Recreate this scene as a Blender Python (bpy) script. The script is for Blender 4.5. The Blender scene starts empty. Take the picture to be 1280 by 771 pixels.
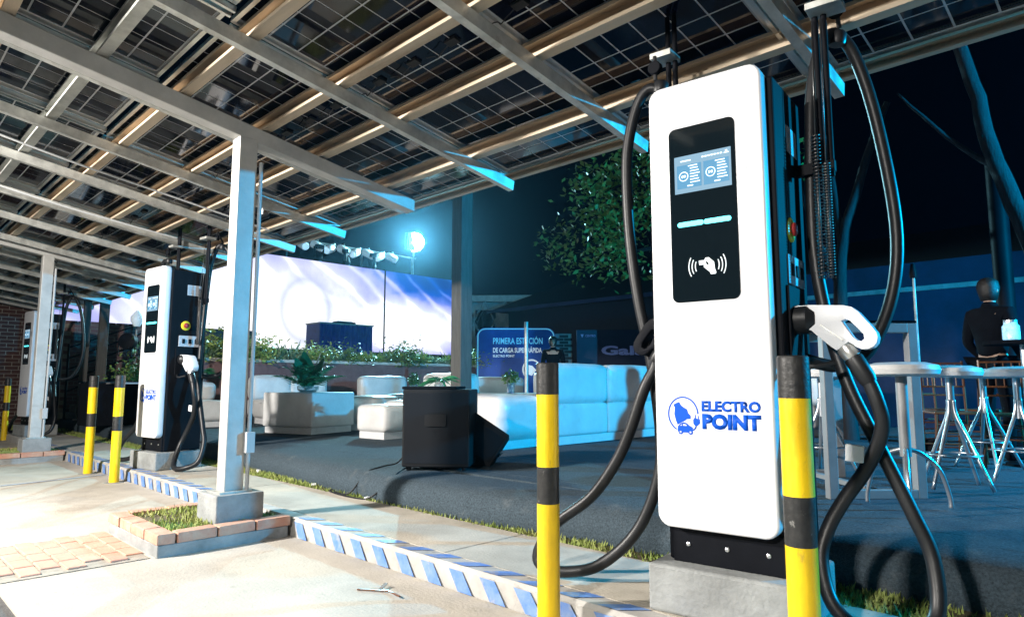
import bpy, bmesh, math, random
from mathutils import Vector, Matrix, noise
random.seed(7)
D, SC = bpy.data, bpy.context.scene
COL = SC.collection
PI = math.pi
def V(*a): return Vector(a)
# ------------------------------------------------------------------ camera
PITCH, YAW = math.atan(93.5/834), math.radians(44.7)
cam = D.objects.new('camera', D.cameras.new('camera')); COL.objects.link(cam)
cam.location = (0, 0, 1.03); cam.rotation_euler = (PI/2+PITCH, 0, YAW)
cam.data.sensor_width = 36; cam.data.lens = 834/1280*36
cam.data.clip_start = .05; cam.data.clip_end = 400
SC.camera = cam
# ------------------------------------------------------------------ night sky, faint moonlight, exposure
w = D.worlds.new('World'); SC.world = w; w.use_nodes = True
bg = w.node_tree.nodes['Background']
bg.inputs['Color'].default_value = (.004, .012, .045, 1); bg.inputs['Strength'].default_value = .05
def lamp(name, kind, loc, energy, color, target=None, **kw):
    l = D.lights.new(name, kind); l.energy = energy; l.color = color
    for k, v in kw.items(): setattr(l, k, v)
    o = D.objects.new(name, l); COL.objects.link(o); o.location = loc
    if target is not None:
        o.rotation_euler = (Vector(target)-Vector(loc)).to_track_quat('-Z', 'Y').to_euler()
    return o
KEY = (-5.8, -2.4, 3.2)
lamp('moonlight', 'SUN', (0, 0, 20), .012, (.5, .65, 1), (3, -6, 0), angle=.009)
lamp('work_light_beam', 'AREA', KEY, 1020, (1, .94, .87), (-5.4, 3.0, .4), shape='RECTANGLE', size=.34, size_y=.24)
KEY2 = (-.9, -3.3, 3.2)
lamp('second_work_light_beam', 'AREA', KEY2, 105, (1, .95, .88), (-1.2, 3.0, .4), shape='RECTANGLE', size=.3, size_y=.2, spread=math.radians(95))
CY = (3.2, 8.2, 2.95)
lamp('cyan_stage_beam', 'SPOT', CY, 4800, (.0, .47, .92), (-5.5, 4.6, .9), spot_size=math.radians(150), spot_blend=.5, shadow_soft_size=.05)
FL = (-17.2, 12.85, 5.56)
lamp('mast_flood_beam', 'SPOT', (FL[0]+.18, FL[1]-.12, FL[2]), 8500, (.36, .85, 1), (-4, 2.5, 1.2), shadow_soft_size=.1, spot_size=math.radians(130), spot_blend=.6)
SC.view_settings.view_transform = 'Standard'; SC.view_settings.look = 'None'
SC.view_settings.exposure = 0; SC.view_settings.gamma = 1
SC.render.engine = 'CYCLES'
try:
    SC.cycles.use_denoising = True; SC.cycles.denoiser = 'OPENIMAGEDENOISE'
except Exception: pass
SC.cycles.max_bounces = 6; SC.cycles.sample_clamp_indirect = 4

# ------------------------------------------------------------------ materials
def mat(name, col, rough=.6, metal=0, var=0, vscale=8, bump=0, bscale=40, spec=.5, emis=None, estr=0, coat=0, alpha=None, trans=0, col2=None, stretch=(1, 1, 1), rvar=0):
    m = D.materials.new(name); m.use_nodes = True
    n, l = m.node_tree.nodes, m.node_tree.links
    b = n['Principled BSDF']
    b.inputs['Base Color'].default_value = (*col, 1); b.inputs['Roughness'].default_value = rough
    b.inputs['Metallic'].default_value = metal; b.inputs['Specular IOR Level'].default_value = spec
    b.inputs['Coat Weight'].default_value = coat; b.inputs['Transmission Weight'].default_value = trans
    if emis: b.inputs['Emission Color'].default_value = (*emis, 1); b.inputs['Emission Strength'].default_value = estr
    if var or bump or col2:
        tc = n.new('ShaderNodeTexCoord'); mp = n.new('ShaderNodeMapping'); mp.inputs['Scale'].default_value = stretch
        gi = n.new('ShaderNodeObjectInfo'); ad = n.new('ShaderNodeVectorMath'); ad.operation = 'MULTIPLY_ADD'
        l.new(gi.outputs['Random'], ad.inputs[0]); ad.inputs[1].default_value = (37, 19, 53); l.new(tc.outputs['Object'], ad.inputs[2])
        l.new(ad.outputs[0], mp.inputs['Vector'])
    if var or col2:
        t = n.new('ShaderNodeTexNoise'); t.inputs['Scale'].default_value = vscale; t.inputs['Detail'].default_value = 6; t.inputs['Roughness'].default_value = .65
        l.new(mp.outputs[0], t.inputs['Vector'])
        r = n.new('ShaderNodeValToRGB'); r.color_ramp.elements[0].position = .32; r.color_ramp.elements[1].position = .68
        a = col2 if col2 else tuple(c*(1-var) for c in col)
        r.color_ramp.elements[0].color = (*a, 1); r.color_ramp.elements[1].color = (*[min(1, c*(1+var*.5)) for c in col], 1)
        l.new(t.outputs['Fac'], r.inputs[0]); l.new(r.outputs[0], b.inputs['Base Color'])
        if rvar:
            mr = n.new('ShaderNodeMapRange'); mr.inputs['To Min'].default_value = rough-rvar; mr.inputs['To Max'].default_value = rough+rvar
            mr.inputs['From Min'].default_value = .3; mr.inputs['From Max'].default_value = .7
            l.new(t.outputs['Fac'], mr.inputs['Value']); l.new(mr.outputs[0], b.inputs['Roughness'])
    if bump:
        t2 = n.new('ShaderNodeTexNoise'); t2.inputs['Scale'].default_value = bscale; t2.inputs['Detail'].default_value = 5
        l.new(mp.outputs[0], t2.inputs['Vector'])
        bp = n.new('ShaderNodeBump'); bp.inputs['Strength'].default_value = bump; bp.inputs['Distance'].default_value = .01
        l.new(t2.outputs['Fac'], bp.inputs['Height']); l.new(bp.outputs[0], b.inputs['Normal'])
    return m
M = {}
M['bay'] = mat('pale_concrete', (.48, .445, .385), .85, var=.30, vscale=1.1, bump=.35, bscale=60)
M['pave'] = mat('pavement_concrete', (.46, .425, .36), .85, var=.3, vscale=1.6, bump=.35, bscale=70)
M['road'] = mat('asphalt', (.09, .09, .09), .9, var=.3, vscale=30, bump=.6, bscale=120)
M['block'] = mat('cast_concrete', (.27, .285, .285), .85, var=.3, vscale=5, bump=.5, bscale=50)
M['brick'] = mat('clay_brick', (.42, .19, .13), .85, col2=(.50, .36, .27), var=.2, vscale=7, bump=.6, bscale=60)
M['paver'] = mat('pink_paver', (.46, .22, .16), .85, col2=(.50, .33, .25), var=.2, vscale=4, bump=.4, bscale=60)
M['mortar'] = mat('mortar', (.30, .28, .24), .9, var=.3, vscale=12, bump=.5)
M['bluep'] = mat('worn_blue_paint', (.06, .17, .50), .6, col2=(.18, .28, .50), vscale=14, bump=.2)
M['whitep'] = mat('worn_white_paint', (.40, .39, .37), .7, var=.2, vscale=9)
M['fadedblue'] = mat('faded_blue_line', (.40, .46, .56), .8, var=.2, vscale=6)
M['soil'] = mat('soil', (.12, .10, .05), .95, var=.5, vscale=10, bump=.8, bscale=40)
M['grass'] = mat('grass_blades', (.20, .30, .05), .7, col2=(.32, .33, .11), vscale=3)
M['carpet'] = mat('grey_carpet', (.065, .09, .11), .95, var=.5, vscale=90, bump=.8, bscale=160, spec=.1)
M['steel'] = mat('galvanised_steel', (.52, .53, .50), .42, .55, var=.3, vscale=9, bump=.1, bscale=20, rvar=.1)
M['beam'] = mat('painted_beam', (.47, .47, .45), .5, .15, var=.2, vscale=4, bump=.1)
M['purlin'] = mat('cold_formed_purlin', (.60, .49, .36), .5, .2, var=.22, vscale=4, bump=.08, stretch=(.3, 2, 2))
M['alu'] = mat('aluminium', (.72, .72, .70), .3, .8, var=.1, vscale=10)
M['backsheet'] = mat('panel_glass', (.52, .54, .56), .12, spec=.6)
M['cell'] = mat('solar_cell', (.004, .006, .016), .06, var=.5, vscale=3, spec=.62)
M['white'] = mat('white_powder_coat', (.70, .71, .735), .34, var=.05, vscale=2, bump=.04, bscale=200, rvar=.1)
M['black'] = mat('black_powder_coat', (.006, .007, .010), .55, spec=.07, var=.3, vscale=5, bump=.05, bscale=150)
M['blackglass'] = mat('black_glass', (.004, .008, .011), .07, spec=.7, coat=.5)
M['rubber'] = mat('black_rubber', (.012, .013, .015), .42, spec=.35, var=.25, vscale=12, bump=.05)
M['yellow'] = mat('yellow_paint', (.84, .58, .004), .38, col2=(.70, .46, .01), vscale=9, bump=.12, bscale=30, stretch=(2, 2, .5), rvar=.12)
M['bollblack'] = mat('chipped_black_paint', (.012, .013, .014), .42, col2=(.028, .028, .027), vscale=40, bump=.2, bscale=60)
M['logo'] = mat('blue_print', (.0, .075, .50), .5, spec=.2)
M['whiteprint'] = mat('white_print', (.8, .85, .88), .5, emis=(.7, .9, 1), estr=.35)
M['ring'] = mat('yellow_plastic', (.75, .62, .02), .35)
M['red'] = mat('red_plastic', (.35, .03, .03), .35)
M['sticker'] = mat('sticker', (.46, .49, .53), .5, var=.2, vscale=60)
M['led'] = mat('led_cyan', (.1, .9, .95), .4, emis=(.10, .88, 1), estr=1.9)
M['ui'] = mat('display', (.05, .1, .15), .15, emis=(.30, .46, .58), estr=.75)
M['ui2'] = mat('display_card', (.05, .1, .15), .2, emis=(.05, .30, .55), estr=.7)
M['ui3'] = mat('display_light', (.5, .6, .7), .2, emis=(.65, .88, 1), estr=1.0)
M['leather'] = mat('white_leatherette', (.74, .74, .73), .40, var=.14, vscale=2.5, bump=.9, bscale=6, rvar=.1)
M['sofabase'] = mat('white_board', (.72, .73, .74), .5, var=.1)
M['spk'] = mat('speaker_paint', (.008, .009, .011), .75, spec=.25, bump=.5, bscale=180)
M['grille'] = mat('speaker_grille', (.010, .012, .016), .7, .1, spec=.2, bump=.9, bscale=300)
M['wood'] = mat('dark_post', (.10, .098, .092), .8, var=.3, vscale=6, bump=.4, stretch=(4, 4, .4))
M['mauve'] = mat('mauve_render', (.20, .115, .115), .85, var=.25, vscale=4, bump=.5, bscale=30)
M['coping'] = mat('pale_coping', (.6, .57, .52), .8, var=.2)
M['leafA'] = mat('leaf_green', (.10, .19, .04), .5, col2=(.20, .26, .06), vscale=1.2, spec=.5)
M['leafB'] = mat('leaf_pale', (.42, .46, .12), .5, col2=(.20, .30, .08), vscale=1.5)
M['leafC'] = mat('leaf_blue_green', (.16, .26, .16), .5, col2=(.30, .36, .20), vscale=2)
M['palm'] = mat('palm_green', (.04, .24, .10), .4, col2=(.02, .15, .06), vscale=4)
M['bark'] = mat('bark', (.03, .03, .034), .9, var=.5, vscale=8, bump=.8, bscale=25, stretch=(3, 3, .6))
M['glass'] = mat('clear_glass', (.85, .9, .92), .08, trans=.85, spec=.6)
M['spring'] = mat('dark_spring_steel', (.12, .12, .12), .35, .8)
M['chrome'] = mat('chrome_tube', (.62, .64, .66), .30, .85, var=.15)
M['frame'] = mat('grey_table_frame', (.30, .31, .32), .5, .2, var=.12)
M['brown'] = mat('varnished_brown', (.16, .06, .025), .3, var=.3, vscale=12)
M['cloth'] = mat('black_cloth', (.005, .006, .009), .95, spec=.1, var=.3, bump=.3)
M['bluecloth'] = mat('navy_pleated_cloth', (.01, .035, .22), .7, var=.3, bump=.2)
M['skin'] = mat('skin', (.42, .27, .2), .55)
M['hair'] = mat('dark_hair', (.012, .01, .009), .5, bump=.5, bscale=120)
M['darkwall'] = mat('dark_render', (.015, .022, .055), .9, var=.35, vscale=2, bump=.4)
M['paleb'] = mat('pale_building_render', (.5, .5, .48), .85, var=.2)
M['roofd'] = mat('dark_roof', (.006, .007, .012), .8, var=.3)
M['signblue'] = mat('sign_blue', (.004, .02, .14), .4, col2=(.01, .07, .36), vscale=1.2, emis=(.0, .025, .16), estr=.5)
M['signcyan'] = mat('sign_cyan', (.1, .5, .75), .5, emis=(.12, .55, .85), estr=.55)
M['signwhite'] = mat('sign_white', (.7, .75, .8), .5, emis=(.6, .75, .85), estr=.5)
M['lampwhite'] = mat('white_lamp_body_glow', (.8, .82, .84), .4, emis=(.62, .82, .95), estr=.2)  # weak emission put into the body colour so the lamp cans look lit
M['lens'] = mat('lamp_lens', (.8, .9, 1), .2, emis=(.5, .8, 1), estr=.7)
M['flood'] = mat('flood_lens_glare', (.9, 1, 1), .2, emis=(.62, .97, 1), estr=90)
M['jar'] = mat('glowing_jar', (.7, .85, .9), .2, emis=(.10, .45, .75), estr=.9, var=.5, vscale=30)
M['tag'] = mat('white_tag', (.8, .82, .84), .5)
M['pvc'] = mat('grey_conduit', (.42, .44, .45), .5)

def wear(m, col, scale, lo, hi, amount, stretch=(1, 1, 1), detail=8):
    """stains, scuffs and chips: a second colour where a noise passes a threshold"""
    m = M[m]; n, l = m.node_tree.nodes, m.node_tree.links; b = n['Principled BSDF']; src = b.inputs['Base Color']
    mx = n.new('ShaderNodeMix'); mx.data_type = 'RGBA'
    if src.is_linked: l.new(src.links[0].from_socket, mx.inputs[6])
    else: mx.inputs[6].default_value = src.default_value
    mx.inputs[7].default_value = (*col, 1)
    tc = n.new('ShaderNodeTexCoord'); mp = n.new('ShaderNodeMapping'); mp.inputs['Scale'].default_value = stretch; mp.inputs['Location'].default_value = (3.7, 1.3, 9.1)
    t = n.new('ShaderNodeTexNoise'); t.inputs['Scale'].default_value = scale; t.inputs['Detail'].default_value = detail; t.inputs['Roughness'].default_value = .7
    mr = n.new('ShaderNodeMapRange'); mr.inputs['From Min'].default_value = lo; mr.inputs['From Max'].default_value = hi; mr.inputs['To Max'].default_value = amount
    gi = n.new('ShaderNodeObjectInfo'); ad = n.new('ShaderNodeVectorMath'); ad.operation = 'MULTIPLY_ADD'
    l.new(gi.outputs['Random'], ad.inputs[0]); ad.inputs[1].default_value = (17, 29, 41); l.new(tc.outputs['Object'], ad.inputs[2])
    l.new(ad.outputs[0], mp.inputs['Vector']); l.new(mp.outputs[0], t.inputs['Vector']); l.new(t.outputs['Fac'], mr.inputs['Value'])
    l.new(mr.outputs[0], mx.inputs[0]); l.new(mx.outputs[2], src)
wear('bay', (.20, .17, .13), 1.1, .56, .72, .55); wear('bay', (.10, .09, .08), 9, .66, .72, .6)
wear('pave', (.20, .18, .14), 1.6, .56, .72, .5); wear('pave', (.10, .09, .08), 11, .66, .72, .6)
wear('yellow', (.20, .16, .05), 14, .62, .70, .7, (1, 1, .35)); wear('yellow', (.55, .36, .02), 3, .5, .75, .6)
wear('bollblack', (.20, .20, .19), 26, .63, .68, .8)
wear('whitep', (.16, .15, .13), 7, .55, .66, .6); wear('bluep', (.36, .34, .30), 9, .55, .63, .6)
wear('block', (.12, .12, .11), 3, .52, .72, .6); wear('steel', (.20, .16, .11), 5, .60, .70, .5); wear('beam', (.22, .19, .15), 4, .60, .74, .5, (1, .3, 1))
wear('purlin', (.26, .15, .08), 3, .52, .70, .6, (.3, 1, 1)); wear('leather', (.30, .29, .27), 3.5, .60, .78, .45); wear('carpet', (.16, .17, .17), 5, .58, .72, .4)
# ------------------------------------------------------------------ mesh helpers
class MB:
    def __init__(s): s.v = []; s.f = []
    def box(s, c, d, R=None):
        b = len(s.v); x, y, z = d[0]/2, d[1]/2, d[2]/2
        for sx, sy, sz in ((-1,-1,-1),(1,-1,-1),(1,1,-1),(-1,1,-1),(-1,-1,1),(1,-1,1),(1,1,1),(-1,1,1)):
            p = V(sx*x, sy*y, sz*z)
            if R is not None: p = R @ p
            s.v.append(p+Vector(c))
        s.f += [tuple(b+i for i in q) for q in ((3,2,1,0),(4,5,6,7),(0,1,5,4),(1,2,6,5),(2,3,7,6),(3,0,4,7))]
        return s
    def bx(s, x0, x1, y0, y1, z0, z1): return s.box(((x0+x1)/2, (y0+y1)/2, (z0+z1)/2), (x1-x0, y1-y0, z1-z0))
    def bar(s, a, b, wd, ht=None, up=(0, 0, 1)):
        a, b = Vector(a), Vector(b); d = b-a; L = d.length; X = d.normalized(); Y = Vector(up).cross(X)
        if Y.length < 1e-4: Y = V(0, 1, 0)
        Y.normalize(); Z = X.cross(Y); R = Matrix((X, Y, Z)).transposed()
        return s.box((a+b)/2, (L, wd, ht or wd), R)
    def prism(s, poly, o, u, v, n, depth):          # polygon in (u,v) from origin o, extruded along n
        o, u, v, n = Vector(o), Vector(u), Vector(v), Vector(n); b = len(s.v); k = len(poly)
        for e in (0, depth):
            for p in poly: s.v.append(o+u*p[0]+v*p[1]+n*e)
        s.f.append(tuple(range(b, b+k))[::-1]); s.f.append(tuple(range(b+k, b+2*k)))
        for i in range(k): j = (i+1) % k; s.f.append((b+i, b+j, b+k+j, b+k+i))
        return s
    def tube(s, pts, r, n=10, closed=False):
        pts = [Vector(p) for p in pts]; b = len(s.v); k = len(pts); prev = None
        for i, p in enumerate(pts):
            if closed: t = pts[(i+1) % k]-pts[i-1]
            else: t = pts[min(i+1, k-1)]-pts[max(i-1, 0)]
            t.normalize()
            if prev is None:
                a = V(0, 0, 1) if abs(t.z) < .9 else V(1, 0, 0); u = t.cross(a).normalized()
            else:
                u = (prev-t*prev.dot(t)).normalized()
            prev = u; w_ = t.cross(u); rr = r[i] if isinstance(r, (list, tuple)) else r
            for j in range(n):
                an = 2*PI*j/n; s.v.append(p+(u*math.cos(an)+w_*math.sin(an))*rr)
        for i in range(k if closed else k-1):
            i2 = (i+1) % k
            for j in range(n):
                j2 = (j+1) % n; s.f.append((b+i*n+j, b+i*n+j2, b+i2*n+j2, b+i2*n+j))
        if not closed:
            s.f.append(tuple(b+j for j in range(n))[::-1]); s.f.append(tuple(b+(k-1)*n+j for j in range(n)))
        return s
    def lathe(s, prof, c=(0, 0, 0), n=20, axis=None):   # prof of (r,z)
        b = len(s.v); c = Vector(c); Q = Vector(axis).to_track_quat('Z', 'Y') if axis else None
        for r, z in prof:
            for j in range(n):
                a = 2*PI*j/n; p = V(r*math.cos(a), r*math.sin(a), z)
                if Q: p = Q @ p
                s.v.append(c+p)
        k = len(prof)
        for i in range(k-1):
            for j in range(n):
                j2 = (j+1) % n; s.f.append((b+i*n+j, b+i*n+j2, b+(i+1)*n+j2, b+(i+1)*n+j))
        s.f.append(tuple(b+j for j in range(n))[::-1]); s.f.append(tuple(b+(k-1)*n+j for j in range(n)))
        return s
    def quad(s, a, b, c, d): k = len(s.v); s.v += [Vector(p) for p in (a, b, c, d)]; s.f.append((k, k+1, k+2, k+3)); return s
    def tri(s, a, b, c): k = len(s.v); s.v += [Vector(p) for p in (a, b, c)]; s.f.append((k, k+1, k+2)); return s
    def mesh(s, name, m, bevel=0, seg=2, smooth=False, fix=True):
        me = D.meshes.new(name); me.from_pydata([tuple(v) for v in s.v], [], s.f)
        if fix or bevel:
            bm = bmesh.new(); bm.from_mesh(me)
            if fix: bmesh.ops.recalc_face_normals(bm, faces=bm.faces)
            if bevel:
                bm.normal_update()
                es = [e for e in bm.edges if len(e.link_faces) == 2 and e.calc_face_angle(0) > .6]
                bmesh.ops.bevel(bm, geom=es, offset=bevel, segments=seg, affect='EDGES', profile=.5, clamp_overlap=True)
            bm.to_mesh(me); bm.free()
        if smooth:
            for p in me.polygons: p.use_smooth = True
            if smooth != 'all':
                try: me.set_sharp_from_angle(angle=math.radians(38))
                except Exception: pass
        me.materials.append(M[m] if isinstance(m, str) else m)
        return me
    def build(s, name, m, parent=None, **kw): return obj(name, s.mesh(name, m, **kw), parent)
def obj(name, me, parent=None, loc=None):
    o = D.objects.new(name, me); COL.objects.link(o)
    if parent is not None: o.parent = parent
    if loc is not None: o.location = loc
    return o
def tag(o, label=None, cat=None, group=None, kind=None):
    if label: o['label'] = label
    if cat: o['category'] = cat
    if group: o['group'] = group
    if kind: o['kind'] = kind
    return o
def thing(name, label, cat, loc=(0, 0, 0), rz=0, group=None):
    o = D.objects.new(name, None); COL.objects.link(o); o.location = loc; o.rotation_euler = (0, 0, rz); o.empty_display_size = .1
    return tag(o, label, cat, group)
def dup(root, loc=None, rz=None, label=None, group=None):
    def rec(o, par):
        c = o.copy(); COL.objects.link(c)
        if par is not None: c.parent = par
        for ch in list(o.children): rec(ch, c)
        return c
    r = rec(root, None)
    if loc is not None: r.location = loc
    if rz is not None: r.rotation_euler = (0, 0, rz)
    if label: r['label'] = label
    if group: r['group'] = group
    return r
def smooth_path(P, n=8, closed=False):
    P = [Vector(p) for p in P]; out = []; k = len(P)
    for i in range(k if closed else k-1):
        if closed: a, b, c, d = P[i-1], P[i], P[(i+1) % k], P[(i+2) % k]
        else: a, b, c, d = P[max(i-1, 0)], P[i], P[i+1], P[min(i+2, k-1)]
        for j in range(n):
            t = j/n; out.append(.5*((2*b)+(c-a)*t+(2*a-5*b+4*c-d)*t*t+(3*b-a-3*c+d)*t**3))
    if not closed: out.append(P[-1])
    return out
def rrect(x0, x1, z0, z1, r, n=6):
    out = []
    for cx, cz, a0 in ((x1-r, z0+r, -90), (x1-r, z1-r, 0), (x0+r, z1-r, 90), (x0+r, z0+r, 180)):
        for i in range(n+1):
            a = math.radians(a0+90*i/n); out.append((cx+r*math.cos(a), cz+r*math.sin(a)))
    return out
def holed(name, outer, holes, m, parent, o, u, v, n, depth, bevel=0):
    bm = bmesh.new(); o, u, v, n = Vector(o), Vector(u), Vector(v), Vector(n)
    for loop in [outer]+holes:
        vs = [bm.verts.new(o+u*p[0]+v*p[1]) for p in loop]
        for i in range(len(vs)): bm.edges.new((vs[i-1], vs[i]))
    r = bmesh.ops.triangle_fill(bm, edges=bm.edges[:], use_beauty=True, use_dissolve=False)
    e = bmesh.ops.extrude_face_region(bm, geom=bm.faces[:])
    bmesh.ops.translate(bm, vec=n*depth, verts=[x for x in e['geom'] if isinstance(x, bmesh.types.BMVert)])
    bmesh.ops.recalc_face_normals(bm, faces=bm.faces)
    bmesh.ops.dissolve_limit(bm, angle_limit=.02, verts=bm.verts, edges=bm.edges)
    if bevel:
        es = [x for x in bm.edges if len(x.link_faces) == 2 and x.calc_face_angle(0) > 1.0]
        bmesh.ops.bevel(bm, geom=es, offset=bevel, segments=3, affect='EDGES', profile=.5, clamp_overlap=True)
    me = D.meshes.new(name); bm.to_mesh(me); bm.free()
    for p in me.polygons: p.use_smooth = True
    try: me.set_sharp_from_angle(angle=math.radians(50))
    except Exception: pass
    me.materials.append(M[m]); return obj(name, me, parent)
def text(name, s, m, parent, o, u, v, wd, ht, depth=.002, bold=0, n=None):
    """lettering fitted to a box wd x ht whose lower-left corner is o, baseline along u, up along v"""
    cu = D.curves.new('t', 'FONT'); cu.body = s; cu.size = 1; cu.offset = bold; cu.resolution_u = 3
    to = D.objects.new('t', cu); COL.objects.link(to); bpy.context.view_layer.update()
    me = D.meshes.new_from_object(to.evaluated_get(bpy.context.evaluated_depsgraph_get()))
    D.objects.remove(to); D.curves.remove(cu)
    bm = bmesh.new(); bm.from_mesh(me)
    e = bmesh.ops.extrude_face_region(bm, geom=bm.faces[:])
    bmesh.ops.translate(bm, vec=(0, 0, 1), verts=[x for x in e['geom'] if isinstance(x, bmesh.types.BMVert)])
    xs = [p.co.x for p in bm.verts]; ys = [p.co.y for p in bm.verts]
    x0, x1, y0, y1 = min(xs), max(xs), min(ys), max(ys)
    o, u, v = Vector(o), Vector(u).normalized(), Vector(v).normalized(); nn = u.cross(v)
    for p in bm.verts:
        c = p.co.copy(); p.co = o+u*((c.x-x0)/(x1-x0)*wd)+v*((c.y-y0)/(y1-y0)*ht)+nn*(c.z*depth)
    bmesh.ops.recalc_face_normals(bm, faces=bm.faces)
    bm.to_mesh(me); bm.free(); me.materials.clear(); me.materials.append(M[m]); me.name = name
    return obj(name, me, parent)

# ================================================================== GROUND, PAVEMENT, KERB
def sheet(name, x0, x1, y0, y1, z, m, nx=1, ny=1, thick=.0):
    b = MB()
    if thick: b.bx(x0, x1, y0, y1, z-thick, z)
    else: b.quad((x0, y0, z), (x1, y0, z), (x1, y1, z), (x0, y1, z))
    return tag(b.build(name, m, fix=bool(thick)), kind='structure')
sheet('ground', -180, 180, -180, 180, -.06, 'soil')
sheet('road', -60, 30, -14, .66, -.012, 'road')
bay = sheet('parking_bay', -60, 12, .66, 2.27, 0, 'bay', thick=.05)
pav = sheet('pavement', -60, 12, 2.40, 3.02, .12, 'pave', thick=.14)
kerb = tag(thing('kerb', None, None), kind='structure')
del_ = kerb
# kerb body with sloped face, and painted chevrons
b = MB(); b.prism([(2.272, -.05), (2.285, .10), (2.30, .118), (2.398, .118), (2.398, -.05)], (-60, 0, 0), (0, 1, 0), (0, 0, 1), (1, 0, 0), 72)
b.build('kerb_body', 'whitep', kerb)
# shared stripe meshes: riser part leaning one way, top part leaning the other (chevron)
st = MB(); st.quad((0, 2.2665, .004), (.105, 2.2665, .004), (.015, 2.2805, .098), (-.09, 2.2805, .098)); rise = st.mesh('kerb_stripe', 'bluep', fix=False)
st = MB(); st.quad((-.09, 2.30, .1215), (.015, 2.30, .1215), (.115, 2.396, .1215), (.01, 2.396, .1215)); topm = st.mesh('kerb_stripe', 'bluep', fix=False)
for i in range(78):
    x = -.3-i*.232
    if x < -13.2: break
    if -5.42 < x < -4.36 or -11.75 < x < -10.7: continue
    obj('kerb_stripe', rise, kerb, (x, -.0025, 0)); obj('kerb_stripe', topm, kerb, (x, 0, 0))
b = MB(); b.quad((-8.42, .66, .004), (-8.36, .66, .004), (-8.70, 2.262, .004), (-8.76, 2.262, .004)); b.build('painted_line', 'fadedblue', bay)
b = MB()
for x in (-2.9, -5.9, -8.9, -11.9): b.quad((x, 2.40, .1215), (x+.012, 2.40, .1215), (x+.012, 3.02, .1215), (x, 3.02, .1215))
b.build('expansion_joint', 'mortar', pav, fix=False)
# brick pavers between the bays
bedp = tag(sheet('brick_paving', -5.36, -4.40, .67, 1.40, .004, 'mortar'), kind='structure')
pm = MB().box((0, 0, 0), (.196, .096, .02)).mesh('brick', 'paver', bevel=.004, seg=1)
yy = .72; r_ = 0
while yy < 1.38:
    xx = -5.33+(.1 if r_ % 2 else 0)+.07
    while xx < -4.46:
        o = obj('brick', pm, bedp, (xx, yy, .004+random.uniform(-.002, .003))); o.rotation_euler = (random.uniform(-.01, .01), 0, random.uniform(-.015, .015))
        xx += .206
    yy += .106; r_ += 1
# small litter on the bay
b = MB(); b.bar((-3.0, 1.93, .006), (-2.86, 2.02, .008), .012, .006); b.bar((-2.86, 2.02, .007), (-2.74, 2.0, .012), .008, .006); b.bar((-2.9, 1.99, .008), (-2.94, 2.06, .02), .02, .004)
tag(b.build('dry_twig', 'brown'), 'small dry brown twig lying on the concrete in front of the striped kerb', 'twig')

def blades(x0, x1, y0, y1, z, n, h, m='grass', wd=.006, mask=None, zf=None):
    b = MB()
    for _ in range(n):
        x, y = random.uniform(x0, x1), random.uniform(y0, y1)
        if mask and not mask(x, y): continue
        if noise.noise(V(x*2.5, y*2.5, 3)) + random.uniform(-.45, .45) < -.15: continue
        a = random.uniform(0, 2*PI); hh = h*random.uniform(.4, 1.2); lx, ly = random.uniform(-.6, .6)*hh, random.uniform(-.6, .6)*hh
        dx, dy = math.cos(a)*wd, math.sin(a)*wd; zz = zf(x, y) if zf else z
        b.tri((x-dx, y-dy, zz), (x+dx, y+dy, zz), (x+lx, y+ly, zz+hh))
    return b
# planting islands round the column footings
def island(x0, x1, label):
    t = thing('planting_island', label, 'planter', ((x0+x1)/2, 1.82, 0), 0, 'brick edged planting islands')
    hx, hy = (x1-x0)/2, .40
    MB().bx(-hx+.005, hx-.005, -hy+.005, hy+.03, -.03, .072).build('kerb_course', 'block', t, bevel=.006)
    MB().bx(-hx+.1, hx-.03, -hy+.1, hy, .0725, .118).build('soil_bed', 'soil', t)
    bl = MB().box((0, 0, 0), (.235, .105, .062)).mesh('brick', 'brick', bevel=.006)
    bs = MB().box((0, 0, 0), (.20, .10, .062)).mesh('brick', 'brick', bevel=.006)
    n = 4
    for i in range(n):
        o = obj('brick', bl, t, (-hx+.125+i*(2*hx-.25)/(n-1)+.0, -hy+.052+random.uniform(-.003, .003), .104)); o.rotation_euler = (random.uniform(-.02, .02), 0, random.uniform(-.02, .02))
    for i in range(3):
        o = obj('brick', bl, t, (-hx+.052+random.uniform(-.003, .003), -hy+.235+i*.245, .104)); o.rotation_euler = (0, random.uniform(-.02, .02), PI/2+random.uniform(-.02, .02))
        o = obj('brick', bl, t, (hx-.052+random.uniform(-.003, .003), -hy+.235+i*.245, .104)); o.rotation_euler = (0, random.uniform(-.02, .02), PI/2+random.uniform(-.02, .02))
    g = blades(-hx+.09, hx-.1, -hy+.1, hy, .118, 2600, .035); tag(g.build('grass', 'grass', t, fix=False), kind='stuff')
    return t
island(-5.36, -4.36, 'nearest brick edged planting island with grass round the tall column footing')
island(-11.72, -10.7, 'distant brick edged planting island at the left edge of the photo')
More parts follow.
